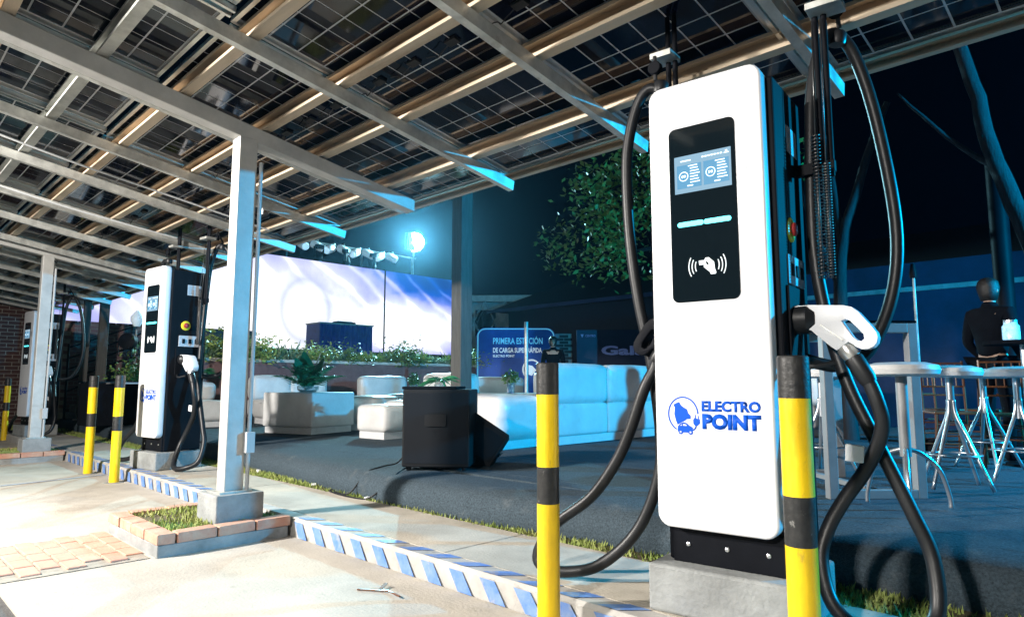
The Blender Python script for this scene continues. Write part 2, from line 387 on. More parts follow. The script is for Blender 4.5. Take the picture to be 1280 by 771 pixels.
# grass strip against the stage
edge = [(-60, 3.30), (-14, 3.30), (-9, 3.30), (-7.3, 3.28), (-5.5, 3.16), (-4.4, 3.08), (-3.5, 3.10), (-2.7, 3.16), (-2.0, 3.24), (-1.0, 3.33), (0, 3.40), (2, 3.45), (8, 3.5)]
def edge_y(x):
    for (a, ya), (b_, yb) in zip(edge, edge[1:]):
        if a <= x <= b_: return ya+(yb-ya)*(x-a)/(b_-a)
    return 3.5
gs = MB(); gs.bx(-60, 12, 3.02, 3.9, -.05, .105); tag(gs.build('verge_soil', 'soil'), kind='structure')
tag(blades(-15, 1.5, 2.9, 3.55, .105, 52000, .036, wd=.006, mask=lambda x, y: y < edge_y(x)+.03 and y > 3.02-(.02 if noise.noise(V(x*3, 0, 0)) > 0 else 0)).build('grass_verge', 'grass', fix=False), 'short green grass growing in the narrow strip along the stage', 'grass', kind='stuff')
tag(blades(-19, -14.9, 2.5, 3.3, .12, 3500, .06).build('grass_verge', 'grass', fix=False), 'patch of green grass at the far end by the brick wall', 'grass', kind='stuff')
for i, (x, y) in enumerate(((-6.9, 3.2), (-5.6, 3.12), (-4.65, 3.06))):
    b = MB(); b.box((x, y, .12), (.05, .035, .03), Matrix.Rotation(i, 3, 'Z')); tag(b.build('paper_scrap', 'tag', bevel=.008), ('crumpled white paper scrap on the grass strip, farthest from the black speaker', 'pale paper scrap on the grass strip, the middle one of three', 'pale paper scrap on the grass by the loose black cable')[i], 'litter')

# ================================================================== STAGE
ST = .32
b = MB(); xs = [-40+i*.5 for i in range(52)]+[-14+i*.12 for i in range(1, 170)]; rows = []
prof = [(0.0, .085), (-.02, .13), (-.012, .20), (.02, .262), (.085, .302), (.2, .318), (.45, .32)]
for x in xs:
    e = edge_y(x); wv = .02*noise.noise(V(x*1.3, 0, 0))+.012*noise.noise(V(x*4, 5, 0)); r0 = len(b.v)
    for k, (dy, z) in enumerate(prof):
        f = 1-k/6
        b.v.append(V(x, e+dy+wv*f*1.6+.02*f*noise.noise(V(x*2.2, k*.8, 1)), z+ (.006*noise.noise(V(x*3, k, 2)) if 2 < k < 6 else 0)))
    rows.append(r0)
for a, c in zip(rows, rows[1:]):
    for k in range(6): b.f.append((a+k, c+k, c+k+1, a+k+1))
stg = tag(b.build('stage_carpet', 'carpet', smooth='all'), kind='structure')
# flat deck laid in carpet strips with slightly proud seams
def strip_y(i): return 3.80+i*1.02
b = MB()
for i in range(14):
    y0 = 3.62 if i == 0 else strip_y(i-1)+.0; y1 = strip_y(i)
    b.bx(-40, 6, y0, y1+.02, ST-.04, ST-.0015+.0015*(i % 3))
d_ = b.build('stage_deck', 'carpet', bevel=.0); tag(d_, kind='structure')

# ================================================================== CANOPY (one steel structure)
can = thing('solar_canopy', 'long steel canopy on square columns carrying solar panels over the chargers', 'canopy', (-4.63, 1.95, 0))
can.location = (0, 0, 0)
SL, Z0 = -.1735, 3.099           # underside of beams: z = Z0 + SL*y
def rz_(y, off=0): return Z0+SL*y+off
up_ = V(0, -SL, 1).normalized()
for cx_ in (-4.63, -10.95, -17.3):
    cl = MB().bx(cx_-.065, cx_+.065, 1.885, 2.015, .31, rz_(1.95)+.01).build('column', 'beam', can, bevel=.006)
    MB().bx(cx_-.11, cx_+.11, 1.84, 2.06, .302, .314).build('base_plate', 'steel', cl)
    MB().bx(cx_-.16, cx_+.16, 1.80, 2.12, .0, .302).build('footing', 'block', can, bevel=.008)
    # tapered cantilever beam
    b = MB()
    for sx in (0,):
        pr_ = [(-1.2, rz_(-1.2)), (3.42, rz_(3.42)-.0), (3.42, rz_(3.42)+.10), (-1.2, rz_(-1.2)+.13)]
        b.prism(pr_, (cx_-.06, 0, 0), (0, 1, 0), (0, 0, 1), (1, 0, 0), .12)
    b.build('beam', 'beam', can, bevel=.005)
    # conduit on column
    pts = smooth_path([(cx_+.10, 2.03, .02), (cx_+.12, 2.0, .12), (cx_+.085, 2.03, .34), (cx_+.085, 2.03, .6), (cx_+.085, 2.035, 1.6), (cx_+.085, 2.035, 2.6)], 8)
    MB().tube(pts, .014, 8).build('conduit', 'pvc', can, smooth=True)
    MB().bx(cx_+.066, cx_+.12, 2.0, 2.06, .56, .70).build('junction_box', 'pvc', can, bevel=.004)
# C channels under the purlins, running with the slope
def channel(a, bb, hgt, wd, t, opendir, m, name='channel'):
    """C section from a to bb; web on one side, opening toward opendir"""
    a, bb = Vector(a), Vector(bb); X = (bb-a).normalized(); O = Vector(opendir); U = X.cross(O).normalized()
    if U.z < 0: U = -U
    O = U.cross(X).normalized() if U.cross(X).dot(O) > 0 else X.cross(U).normalized()
    pr_ = [(0, 0), (wd, 0), (wd, hgt*.2), (wd-t, hgt*.2), (wd-t, t), (t, t), (t, hgt-t), (wd-t, hgt-t), (wd-t, hgt*.8), (wd, hgt*.8), (wd, hgt), (0, hgt)]
    return MB().prism(pr_, a, O, U, X, (bb-a).length).build(name, m, can)
CX = [1.25, .05, -1.15, -2.38, -3.57, -4.84, -6.0, -7.1, -8.35, -9.5, -10.72, -11.9, -13.1, -14.3, -15.5, -16.7, -17.9, -19.1]
for i, x in enumerate(CX):
    y1 = 3.58 if i != 5 else 3.45
    x += .03 if i % 2 else 0
    channel((x+.04, -1.2, rz_(-1.2, .035)), (x+.04, y1, rz_(y1, .035)), .075, .05, .004, (-1, 0, 0), 'steel', 'rafter')
# purlins along the row
PY = [-1.05, -.5, .02, .52, 1.0, 1.5, 2.07, 2.54, 3.17]
for i, y in enumerate(PY):
    m = 'steel' if i in (4,) else 'purlin'
    channel((-20.5, y+.05, rz_(y+.05, .132)), (2.0, y+.05, rz_(y+.05, .132)), .10, .07, .004, (0, -1, 0), m, 'purlin')
channel((-20.5, 3.70, rz_(3.70, .185)), (2.0, 3.70, rz_(3.70, .185)), .05, .045, .004, (0, -1, 0), 'purlin', 'edge_purlin')
# clips at crossings
b = MB()
for x in CX[1:14]:
    for y in PY[3:]:
        z = rz_(y, .12); b.tube([(x, y-.03, z-.03), (x, y-.03, z-.005)], .009, 6)
tag(b.build('bolts', 'steel', can), kind='stuff')
# solar panels: frame > glass, cells
PO = .238                         # underside of panels above the beam line
def sl(x, y, off): return V(x, y, rz_(y, PO+off))
pitch = 1.25; ncell = 0; rest = MB()
L1 = 2.27
fr = MB()
W_ = 1.15
Rs = Matrix.Rotation(math.atan(SL), 3, 'X')
fb = MB()
for (c, d) in (((-W_/2+.012, 0, .018), (.024, L1, .036)), ((W_/2-.012, 0, .018), (.024, L1, .036)), ((0, -L1/2+.012, .018), (W_-.05, .024, .036)), ((0, L1/2-.012, .018), (W_-.05, .024, .036))): fb.box(c, d)
panel_me = fb.mesh('solar_panel', 'alu')
glass_me = MB().bx(-W_/2+.024, W_/2-.024, -L1/2+.024, L1/2-.024, .024, .031).mesh('panel_glass', 'backsheet')
cw, ch_ = (W_-.05-.03)/6, (L1-.06)/12
cell_me = MB().bx(-cw/2+.0048, cw/2-.0058, -ch_/2+.0048, ch_/2-.0058, -.0012, .0012).mesh('solar_cell', 'cell')
jb_me = MB().box((0, 0, 0), (.09, .05, .018)).mesh('junction_box', 'rubber', bevel=.003)
allc = MB()
for i in range(6):
    for j in range(12):
        x = -W_/2+.04+cw*(i+.5); y = -L1/2+.03+ch_*(j+.5); allc.bx(x-cw/2+.0048, x+cw/2-.0058, y-ch_/2+.0048, y+ch_/2-.0058, .0218, .0238)
allc_me = allc.mesh('solar_cells', 'cell')
wire = MB()
for s_ in (-1, 0, 1):
    x = s_*.36; pts = smooth_path([(x-.03, -.25, .006), (x-.10, -.24, -.01), (x-.14, -.24, -.035), (x-.17, -.24, -.01), (x-.25, -.24, .008)], 4)
    wire.tube(pts, .0035, 5)
wire_me = wire.mesh('panel_lead', 'rubber')
near = {(0, 2), (0, 3), (0, 1), (1, 3)}
for row, yc in ((0, 3.70-L1/2-.01), (1, 1.41-L1/2)):
    for k in range(18):
        xc = 1.25-.62-k*pitch+(.18 if row else 0)
        p = obj('solar_panel', panel_me, can, sl(xc, yc, 0)); p.rotation_euler = (math.atan(SL), 0, 0)
        obj('panel_glass', glass_me, p)
        if (row, k) in near:
            for i in range(6):
                for j in range(12):
                    obj('solar_cell', cell_me, p, (-W_/2+.04+cw*(i+.5), -L1/2+.03+ch_*(j+.5), .0225))
        else: tag(obj('solar_cells', allc_me, p), kind='stuff')
        for s_ in (-1, 0, 1): obj('junction_box', jb_me, p, (s_*.36, -.25, .014))
        obj('panel_lead', wire_me, p)
        # seam rail beside it
        xr = xc-pitch/2
        for dx in (-.03, .03):
            rb = MB().bar(sl(xr+dx, yc-L1/2+.02, -.018), sl(xr+dx, yc+L1/2-.01, -.018), .022, .034)
            if dx < 0: rr_ = rb
            else: rr_.v += rb.v; rr_.f += [tuple(q+8 for q in f) for f in rb.f]
        rr_.build('panel_rail', 'alu', can)
# thin conduit and cable draped under the rafters
MB().tube(smooth_path([(-6.4, .3, rz_(.3, .02)), (-6.42, 1.2, rz_(1.2, -.01)), (-6.5, 2.0, rz_(2.0, .015)), (-6.45, 3.0, rz_(3.0, .0))], 6), .009, 6).build('conduit', 'pvc', can, smooth=True)
MB().tube(smooth_path([(-7.9, .4, rz_(.4, .01)), (-7.9, 1.5, rz_(1.5, -.02)), (-7.9, 2.6, rz_(2.6, .01))], 6), .009, 6).build('conduit', 'pvc', can, smooth=True)
# small camera under the canopy
t = thing('security_camera', 'small dark bullet camera hanging under the canopy left of the tall near column', 'camera', (-6.0, 2.72, rz_(2.72, -.02)))
MB().tube([(0, 0, .06), (0, 0, .0)], .008, 6).build('bracket', 'steel', t); MB().lathe([(.0, -.06), (.028, -.06), (.028, .06), (.0, .06)], (0, 0, -.02), 12, axis=(-.3, -.8, -.5)).build('housing', 'rubber', t, smooth=True)

# ================================================================== CHARGERS
def make_charger():
    t = thing('charging_station', 'nearest tall white fronted charging station with a black glass panel and blue logo', 'charging station', (0, 0, .12), 0, 'charging stations along the kerb')
    Z = -.12                                  # measured heights are above the bay
    MB().bx(0, .60, 0, .50, 0, .185).build('plinth', 'block', t, bevel=.012)
    # black body
    MB().bx(.05, .545, .105, .50, .31+Z, 2.27+Z).build('body', 'black', t, bevel=.008)
    bs = MB().bx(.075, .525, .09, .12, .307+Z, .455+Z).build('base_skirt', 'black', t, bevel=.003)
    for x in (.14, .30, .46): MB().lathe([(.009, 0), (.009, .004), (.005, .006)], (x, .09, .38+Z), 10, axis=(0, -1, 0)).build('screw', 'chrome', bs)
    # white front
    fp = MB().prism(rrect(.035, .52, .45+Z, 2.31+Z, .055), (0, .105, 0), (1, 0, 0), (0, 0, 1), (0, -1, 0), .075).build('front_panel', 'white', t, bevel=.012, seg=3, smooth=True)
    gp = MB().prism(rrect(.128, .412, 1.362+Z, 2.108+Z, .028), (0, .0305, 0), (1, 0, 0), (0, 0, 1), (0, -1, 0), .004).build('glass_panel', 'blackglass', t, bevel=.001)
    Y = .0262
    def flat(name, m, x0, x1, z0, z1, par=gp, y=Y, d=.0012): return MB().bx(x0, x1, y-d, y, z0+Z, z1+Z).build(name, m, par)
    scn = flat('display', 'ui', .152, .394, 1.822, 1.982)
    y2 = Y-.0013
    for x0 in (.163, .279):
        MB().bx(x0, x0+.106, y2-.001, y2, 1.842+Z, 1.942+Z).build('display_card', 'ui2', gp)
        cx_ = x0+.030
        pts = [(cx_+.019*math.cos(a*PI/8), y2-.0015, 1.893+Z+.019*math.sin(a*PI/8)) for a in range(16)]
        MB().tube(pts, .0022, 5, closed=True).build('gauge_ring', 'ui3', gp)
        q = MB()
        for r in range(6): q.bx(x0+.058, x0+.100-.004*(r % 3), y2-.002, y2-.001, 1.862+r*.012+Z, 1.866+r*.012+Z)
        q.bx(x0+.045, x0+.07, y2-.002, y2-.001, 1.848+Z, 1.853+Z); q.bx(x0+.05, x0+.09, y2-.002, y2-.001, 1.933+Z, 1.937+Z)
        q.build('display_text', 'ui3', gp)
        text('display_number', '00' if x0 < .2 else '50', 'ui3', gp, (cx_-.010, y2-.001, 1.887+Z), (1, 0, 0), (0, 0, 1), .020, .012, .001, .02)
    q = MB(); q.bx(.18, .225, y2-.001, y2, 1.957+Z, 1.962+Z)
    for k in range(7): q.bx(.272+k*.013, .281+k*.013, y2-.001, y2, 1.960+Z, 1.966+Z)
    q.bx(.366, .386, y2-.001, y2, 1.959+Z, 1.963+Z); q.bx(.372, .380, y2-.001, y2, 1.963+Z, 1.972+Z)
    q.build('display_text', 'ui3', gp)
    for a, c in ((.160, .2722), (.2738, .386)):
        MB().prism(rrect(a, c, 1.678+Z, 1.698+Z, .0095), (0, Y, 0), (1, 0, 0), (0, 0, 1), (0, -1, 0), .003).build('light_bar', 'led', gp)
    # contactless symbol: hand with card and waves
    hand = [(.246, 1.529), (.269, 1.529), (.275, 1.538), (.288, 1.539), (.299, 1.529), (.310, 1.518), (.313, 1.489), (.318, 1.474), (.315, 1.469), (.295, 1.469), (.292, 1.478), (.267, 1.501), (.267, 1.511), (.248, 1.511)]
    holed('contactless_hand', [(a, z+Z) for a, z in hand], [[(.276, 1.527+Z), (.283, 1.521+Z), (.289, 1.513+Z), (.286, 1.507+Z), (.277, 1.512+Z)]], 'whiteprint', gp, (0, Y, 0), (1, 0, 0), (0, 0, 1), (0, -1, 0), .001)
    for sgn in (-1, 1):
        for k, r in enumerate((.050, .064, .078)):
            pts = []
            for q_ in range(9):
                a = math.radians(-24-3*k+q_*(48+6*k)/8); pts.append((.281+sgn*r*math.cos(a), Y-.0006, 1.506+Z+r*math.sin(a)))
            MB().tube(pts, .0022, 5).build('contactless_wave', 'whiteprint', gp)
    for x0 in (.047, .428):
        flat('sticker', 'sticker', x0, x0+.074, 1.856, 1.942, par=t, y=.0298, d=.0008)
    # logo
    yf = .0299
    lg = MB()
    pts = [(.158+.066*math.cos(math.radians(a)), .905+Z+.072*math.sin(math.radians(a))) for a in range(2, 246, 8)]
    inn = [(.158+.060*math.cos(math.radians(a)), .905+Z+.066*math.sin(math.radians(a))) for a in range(2, 246, 8)]
    for i in range(len(pts)-1):
        lg.prism([pts[i], pts[i+1], inn[i+1], inn[i]], (0, yf, 0), (1, 0, 0), (0, 0, 1), (0, -1, 0), .001)
    em = lg.build('logo_ring', 'logo', t)
    mp = [(.117, .944), (.127, .949), (.142, .955), (.150, .941), (.163, .932), (.176, .925), (.180, .910), (.190, .900), (.190, .887), (.174, .886), (.160, .876), (.146, .870), (.133, .862), (.126, .880), (.120, .905), (.123, .931)]
    MB().prism([(a, z+Z) for a, z in mp], (0, yf, 0), (1, 0, 0), (0, 0, 1), (0, -1, 0), .001).build('logo_map', 'logo', t)
    car = [(.132, .840), (.134, .856), (.146, .868), (.160, .873), (.172, .870), (.184, .860), (.198, .853), (.199, .841), (.192, .833), (.182, .832), (.155, .832), (.150, .829), (.138, .829)]
    holed('logo_car', [(a, z+Z) for a, z in car], [[(.142, .859+Z), (.152, .866+Z), (.152, .859+Z)], [(.156, .859+Z), (.156, .867+Z), (.168, .865+Z), (.174, .859+Z)]], 'logo', t, (0, yf, 0), (1, 0, 0), (0, 0, 1), (0, -1, 0), .0014)
    for x in (.146, .188): MB().lathe([(.010, 0), (.010, .0016)], (x, yf, .834+Z), 14, axis=(0, -1, 0)).build('logo_wheel', 'logo', t)
    q = MB()
    for x in (.146, .188): q.lathe([(.0045, 0), (.0045, .0022)], (x, yf, .834+Z), 10, axis=(0, -1, 0))
    q.build('logo_hubs', 'sticker', t)
    q = MB(); q.prism([(.200, .884+Z), (.206, .892+Z), (.229, .886+Z), (.229, .871+Z), (.219, .861+Z), (.208, .860+Z), (.201, .868+Z)], (0, yf, 0), (1, 0, 0), (0, 0, 1), (0, -1, 0), .001)
    q.bx(.208, .212, yf-.001, yf, .890+Z, .904+Z); q.bx(.221, .225, yf-.001, yf, .886+Z, .900+Z)
    q.tube(smooth_path([(.213, yf-.0006, .862+Z), (.208, yf-.0006, .850+Z), (.199, yf-.0006, .842+Z)], 4), .0028, 5); q.build('logo_plug', 'logo', t)
    text('lettering', 'ELECTRO', 'logo', t, (.237, yf, .918+Z), (1, 0, 0), (0, 0, 1), .234, .043, .001, .05)
    text('lettering', 'POINT', 'logo', t, (.238, yf, .848+Z), (1, 0, 0), (0, 0, 1), .233, .062, .001, .065)
    # right side fittings (x = .545)
    X = .5455
    lb = MB().bx(X-.001, X+.0015, .27, .42, 2.0+Z, 2.115+Z).build('spec_label', 'sticker', t)
    q = MB()
    for k in range(8): q.bx(X+.0015, X+.0021, .285, .405-.012*(k % 3), 2.012+k*.012+Z, 2.016+k*.012+Z)
    q.build('label_text', 'frame', lb)
    es = MB().lathe([(.052, 0), (.052, .006), (.048, .008)], (X-.001, .27, 1.66+Z), 24, axis=(1, 0, 0)).build('emergency_plate', 'ring', t, smooth=True)
    MB().lathe([(.018, 0), (.018, .005), (.028, .007), (.029, .014), (.022, .019)], (X+.006, .27, 1.66+Z), 20, axis=(1, 0, 0)).build('emergency_button', 'red', es, smooth=True)
    bw = MB().bx(X-.001, X+.006, .20, .44, 1.43+Z, 1.55+Z).build('breaker_window', 'sticker', t, bevel=.002)
    for k in range(3): MB().bx(X+.006, X+.012, .235+k*.07, .265+k*.07, 1.465+Z, 1.515+Z).build('breaker_switch', 'black', bw, bevel=.002)
    MB().bx(X-.001, X+.012, .17, .36, 1.12+Z, 1.42+Z).build('holster_plate', 'black', t, bevel=.004)
    q = MB()
    for k in range(16): q.bx(X-.001, X+.004, .14, .44, .62+k*.022+Z, .629+k*.022+Z)
    q.build('vent_louvres', 'black', t)
    for k in range(2): MB().lathe([(.010, 0), (.010, .006)], (X, .40, 1.30-.04*k+1.0*0+Z+.0), 10, axis=(1, 0, 0)).build('indicator', 'tag', t)
    # guns, right and mirrored left
    gun = [(.54, 1.297), (.545, 1.333), (.56, 1.338), (.623, 1.338), (.70, 1.332), (.738, 1.329), (.766, 1.321), (.79, 1.300), (.809, 1.274), (.832, 1.244), (.847, 1.220), (.851, 1.200), (.846, 1.180), (.834, 1.166), (.815, 1.158), (.795, 1.158), (.775, 1.168), (.765, 1.178), (.750, 1.188), (.708, 1.156), (.694, 1.166), (.680, 1.178), (.646, 1.210), (.618, 1.238), (.548, 1.244)]
    hole = [(.729, 1.268), (.742, 1.275), (.758, 1.270), (.782, 1.242), (.803, 1.216), (.806, 1.198), (.795, 1.188), (.780, 1.192), (.765, 1.206), (.745, 1.240)]
    def build_gun(mir):
        mx = (lambda x: x) if not mir else (lambda x: .69-x)
        dx = .02 if not mir else 0
        g = holed('connector', [(mx(x)+dx*0, z+Z) for x, z in gun], [[(mx(x), z+Z) for x, z in hole]], 'white' if not mir else 'black', t, (0, .218, 0), (1, 0, 0), (0, 0, 1), (0, 1, 0), .064, bevel=.011)
        q = MB().lathe([(.040, 0), (.058, .012), (.060, .075), (.052, .085), (.040, .105)], (mx(.53) if not mir else mx(.53), .25, 1.285+Z), 20, axis=(1 if not mir else -1, 0, 0))
        q.v = [p-V(.0, 0, 0) for p in q.v]
        q.build('connector_socket', 'rubber', t, smooth=True)
        for p in ():
            pass
        a, c = V(mx(.728), .25, 1.172+Z), V(mx(.757), .25, 1.128+Z)
        MB().lathe([(.030, 0), (.033, .01), (.033, .035), (.030, .052)], a, 18, axis=(c-a)).build('collar', 'alu' if not mir else 'rubber', t, smooth=True)
        q = MB()
        for k in range(4): q.box((mx(.662+.02*k), .2165, 1.250-.016*k+Z), (.026, .003, .004), Matrix.Rotation(.7 if not mir else -.7, 3, 'Y'))
        q.build('grip_ribs', 'steel', t)
        return mx
    build_gun(False); mx = build_gun(True)
    R = .0265
    # right cable: gun -> down loop -> ground -> up to hook -> over -> down to body
    a = [(.742, .25, 1.150), (.768, .25, 1.105), (.805, .25, 1.04), (.832, .25, .96), (.842, .26, .88), (.815, .28, .79), (.755, .30, .68), (.69, .30, .585), (.63, .28, .47), (.61, .24, .36), (.66, .17, .22), (.78, .12, .155), (.90, .16, .16), (.975, .26, .22), (.968, .32, .40), (.911, .33, .557), (.816, .34, .783), (.713, .36, 1.027), (.64, .40, 1.291), (.594, .44, 1.643), (.602, .47, 2.186), (.623, .49, 2.408), (.662, .52, 2.55), (.705, .56, 2.585), (.764, .62, 2.49), (.825, .68, 2.197), (.871, .72, 1.724), (.841, .70, 1.406), (.748, .62, 1.163), (.655, .52, 1.105), (.60, .46, 1.11), (.545, .42, 1.13)]
    MB().tube(smooth_path([(x, y, z+Z) for x, y, z in a], 6), R, 12).build('charging_cable', 'rubber', t, smooth='all')
    MB().lathe([(.034, 0), (.036, .01), (.034, .09), (.028, .11)], (.757, .25, 1.128+Z), 16, axis=(.05, 0, -.09)).build('strain_relief', 'rubber', t, smooth=True)
    # left cable: hook -> down behind the front -> ground loop -> up to left gun
    a = [(-.03, .32, 2.44), (-.09, .30, 2.455), (-.15, .30, 2.39), (-.20, .30, 2.23), (-.217, .30, 2.05), (-.205, .30, 1.72), (-.165, .30, 1.41), (-.11, .30, 1.14), (-.07, .30, .80), (-.085, .29, .59), (-.18, .26, .36), (-.34, .20, .20), (-.50, .14, .155), (-.62, .13, .165), (-.645, .14, .23), (-.56, .16, .36), (-.38, .19, .50), (-.26, .21, .66), (-.19, .22, .80), (-.115, .23, 1.0), (-.068, .25, 1.10), (-.055, .25, 1.15)]
    MB().tube(smooth_path([(x, y, z+Z) for x, y, z in a], 6), R, 12).build('charging_cable', 'rubber', t, smooth='all')
    # masts with pulleys and springs
    for sx, hx_ in ((-.035, -.06), (.650, .72)):
        ms = MB(); ms.tube([(sx, .42, 1.9+Z), (sx, .42, 2.86+Z)], .013, 10); ms.tube([(sx+.035, .42, 1.9+Z), (sx+.035, .42, 2.86+Z)], .013, 10)
        k = ms.build('mast', 'black', t, smooth=True)
        MB().bx(min(sx-.02, .5) if sx < 0 else .53, max(sx, .06) if sx < 0 else sx+.05, .405, .44, 1.92+Z, 1.97+Z).build('mast_bracket', 'black', k, bevel=.003)
        MB().bx(sx-.06 if sx < 0 else sx-.02, sx+.05 if sx < 0 else sx+.12, .33, .45, 2.62+Z, 2.65+Z).build('mast_head', 'steel', k, bevel=.003)
        MB().lathe([(.03, 0), (.034, .004), (.024, .012), (.024, .02), (.034, .028), (.03, .032)], (hx_, .30 if sx < 0 else .47, (2.56 if sx < 0 else 2.66)+Z), 18, axis=(0, 1, 0)).build('pulley', 'black', k, smooth=True)
        dz = 0 if sx < 0 else .11; dy = 0 if sx < 0 else .24; ho = MB(); ho.tube([(hx_, .315+dy*.7, 2.62+dz+Z), (hx_, .32+dy, 2.50+dz+Z)], .010, 8); ho.lathe([(.034, 0), (.038, .01), (.038, .05), (.030, .06)], (hx_+(.02 if sx < 0 else -.015), .32+dy, 2.425+dz+Z), 14, axis=(.15, 0, 1)); ho.build('cable_clamp', 'rubber', k, smooth=True)
    for sx, top in ((.640, 2.07), (.675, 1.94)):
        q = MB(); pts = []; turns = 40; z1 = 1.46
        for i in range(turns*8+1):
            f = i/(turns*8); an = 2*PI*turns*f; pts.append((sx+.016*math.cos(an), .36+.016*math.sin(an), z1+(top-z1)*f+Z))
        q.tube(pts, .0032, 4); q.tube([(sx, .36, z1+Z), (sx, .36, top+Z)], .007, 6)
        q.tube([(sx, .36, top+Z), (sx, .40, 2.60+Z)], .003, 5); q.build('balance_spring', 'spring', t, smooth='all')
    MB().tube(smooth_path([(.55, .20, 1.12+Z), (.62, .18, 1.095+Z), (.70, .22, 1.11+Z)], 5), .010, 8).build('tether', 'rubber', t, smooth=True)
    MB().box((.74, .27, .765+Z), (.066, .010, .066), Matrix.Rotation(.08, 3, 'Y')).build('cable_tag', 'tag', t, bevel=.006)
    return t
c1 = make_charger(); RZ = math.radians(7.2)
c1.location = (-1.594, 2.40, .12); c1.rotation_euler = (0, 0, RZ)
dup(c1, (-8.22, 2.345, .12), RZ, 'middle white fronted charging station showing its black side, left of the tall near column')
dup(c1, (-14.75, 2.30, .12), RZ, 'farthest white fronted charging station, partly behind the distant left column')

# ================================================================== BOLLARDS
def make_bollard():
    t = thing('bollard', '', 'bollard', (0, 0, 0), 0, 'yellow and black bollards before the kerb')
    r = .047; g = [('post', 'yellow', -.02, .534), ('black_band', 'bollblack', .534, .684), ('yellow_band', 'yellow', .684, .984)]
    for nme, m, z0, z1 in g: MB().lathe([(r, z0), (r, z1)], n=28).build(nme, m, t, smooth=True)
    MB().lathe([(r+.001, .984), (r+.001, 1.112), (r-.003, 1.117), (r-.012, 1.117), (r-.014, 1.108), (.0001, 1.108)], n=28).build('black_top', 'bollblack', t, smooth=True)
    MB().lathe([(r+.05, -.02), (r+.045, .003), (r+.01, .006)], n=20).build('concrete_collar', 'block', t)
    return t
b0 = make_bollard()
BL = [((-1.905, 2.14), 'foreground yellow and black bollard in the centre, left of the near charging station'),
      ((-.862, 2.14), 'foreground yellow and black bollard overlapping the right edge of the near charging station'),
      ((-7.97, 2.14), 'yellow and black bollard just left of the middle charging station, nearer of that pair'),
      ((-8.95, 2.13), 'yellow and black bollard before the middle charging station, farther left of that pair'),
      ((-15.2, 2.25), 'yellow and black bollard cut off at the left edge of the photo')]
for i, ((x, y), l) in enumerate(BL):
    o = b0 if i == 0 else dup(b0)
    o.location = (x, y, 0); o['label'] = l; o.rotation_euler = (0, 0, i*1.3)
    if i == 0: pass

# ================================================================== SOFAS AND TABLES ON THE STAGE
def soft(name, x0, x1, y0, y1, z0, z1, par, bev=.05, m='leather'):
    """upholstered block: rounded, slightly puffed and creased"""
    me = MB().bx(x0, x1, y0, y1, z0, z1).mesh(name, m, bevel=bev, seg=3)
    bm = bmesh.new(); bm.from_mesh(me)
    es = [e for e in bm.edges if e.calc_length() > .16]
    bmesh.ops.subdivide_edges(bm, edges=es, cuts=7, use_grid_fill=True)
    c = V((x0+x1)/2, (y0+y1)/2, (z0+z1)/2); h = V((x1-x0)/2, (y1-y0)/2, (z1-z0)/2); puff = .022 if bev > .03 else .004
    sd = random.uniform(0, 50); bm.normal_update()
    for v in bm.verts:
        q = [abs(v.co[i]-c[i])/h[i] for i in range(3)]; k = max(range(3), key=lambda i: q[i]); w_ = 1
        for i in range(3):
            if i != k: w_ *= max(0, 1-q[i]**4)
        d = Vector((0, 0, 0)); d[k] = 1 if v.co[k] > c[k] else -1
        p = v.co*5+V(sd, 0, 0); fold = noise.noise(V(p.x*.8, p.y*.8, p.z*2.2))
        v.co += d*(puff*w_+(.009 if bev > .03 else .002)*fold*w_)
    bmesh.ops.triangulate(bm, faces=[f for f in bm.faces if len(f.verts) > 4])
    bm.to_mesh(me); bm.free()
    for p in me.polygons: p.use_smooth = True
    return obj(name, me, par)
G_S = 'white lounge seating on the stage'
def sofa(loc, rz, L, label, D_=.78, back=True, arms=(0, 0), seatn=2, bh=.86, sh=.43):
    """front faces local -y; length along x, centred"""
    t = thing('sofa', label, 'sofa', (*loc, ST), rz, G_S)
    MB().bx(-L/2+.04, L/2-.04, -D_/2+.05, D_/2-.04, .0, .10).build('base', 'sofabase', t, bevel=.004)
    w1 = L/seatn
    for i in range(seatn): soft('seat', -L/2+i*w1+.004, -L/2+(i+1)*w1-.004, -D_/2, D_/2-(.2 if back else 0), .10, sh, t)
    if back:
        for i in range(seatn):
            soft('backrest', -L/2+i*w1+.004, -L/2+(i+1)*w1-.004, D_/2-.22, D_/2, sh+.004, bh, t, .06)
            soft('back_panel', -L/2+i*w1+.004, -L/2+(i+1)*w1-.004, D_/2-.2, D_/2-.01, .10, sh, t, .03)
    for i in range(seatn):
        p0, p1 = -L/2+i*w1+.012, -L/2+(i+1)*w1-.012
        MB().tube([(p0, -D_/2-.001, sh-.03), (p1, -D_/2-.001, sh-.03)], .006, 5).build('piping', 'sofabase', t)
    for s_, f in ((-1, arms[0]), (1, arms[1])):
        if f: soft('arm', (s_*(L/2)) - (.16 if s_ < 0 else 0), (s_*(L/2))+(.16 if s_ > 0 else 0), -D_/2, D_/2, .08, .62, t)
    return t
def cube_table(loc, rz, sx, sy, h, label, bev=.012, cat='table', name='lounge_table'):
    t = thing(name, label, cat, (*loc, ST), rz, G_S)
    MB().bx(-sx/2+.03, sx/2-.03, -sy/2+.03, sy/2-.03, 0, .09).build('base', 'sofabase', t)
    soft('top_block', -sx/2, sx/2, -sy/2, sy/2, .095, h, t, bev)
    return t
R90 = PI/2
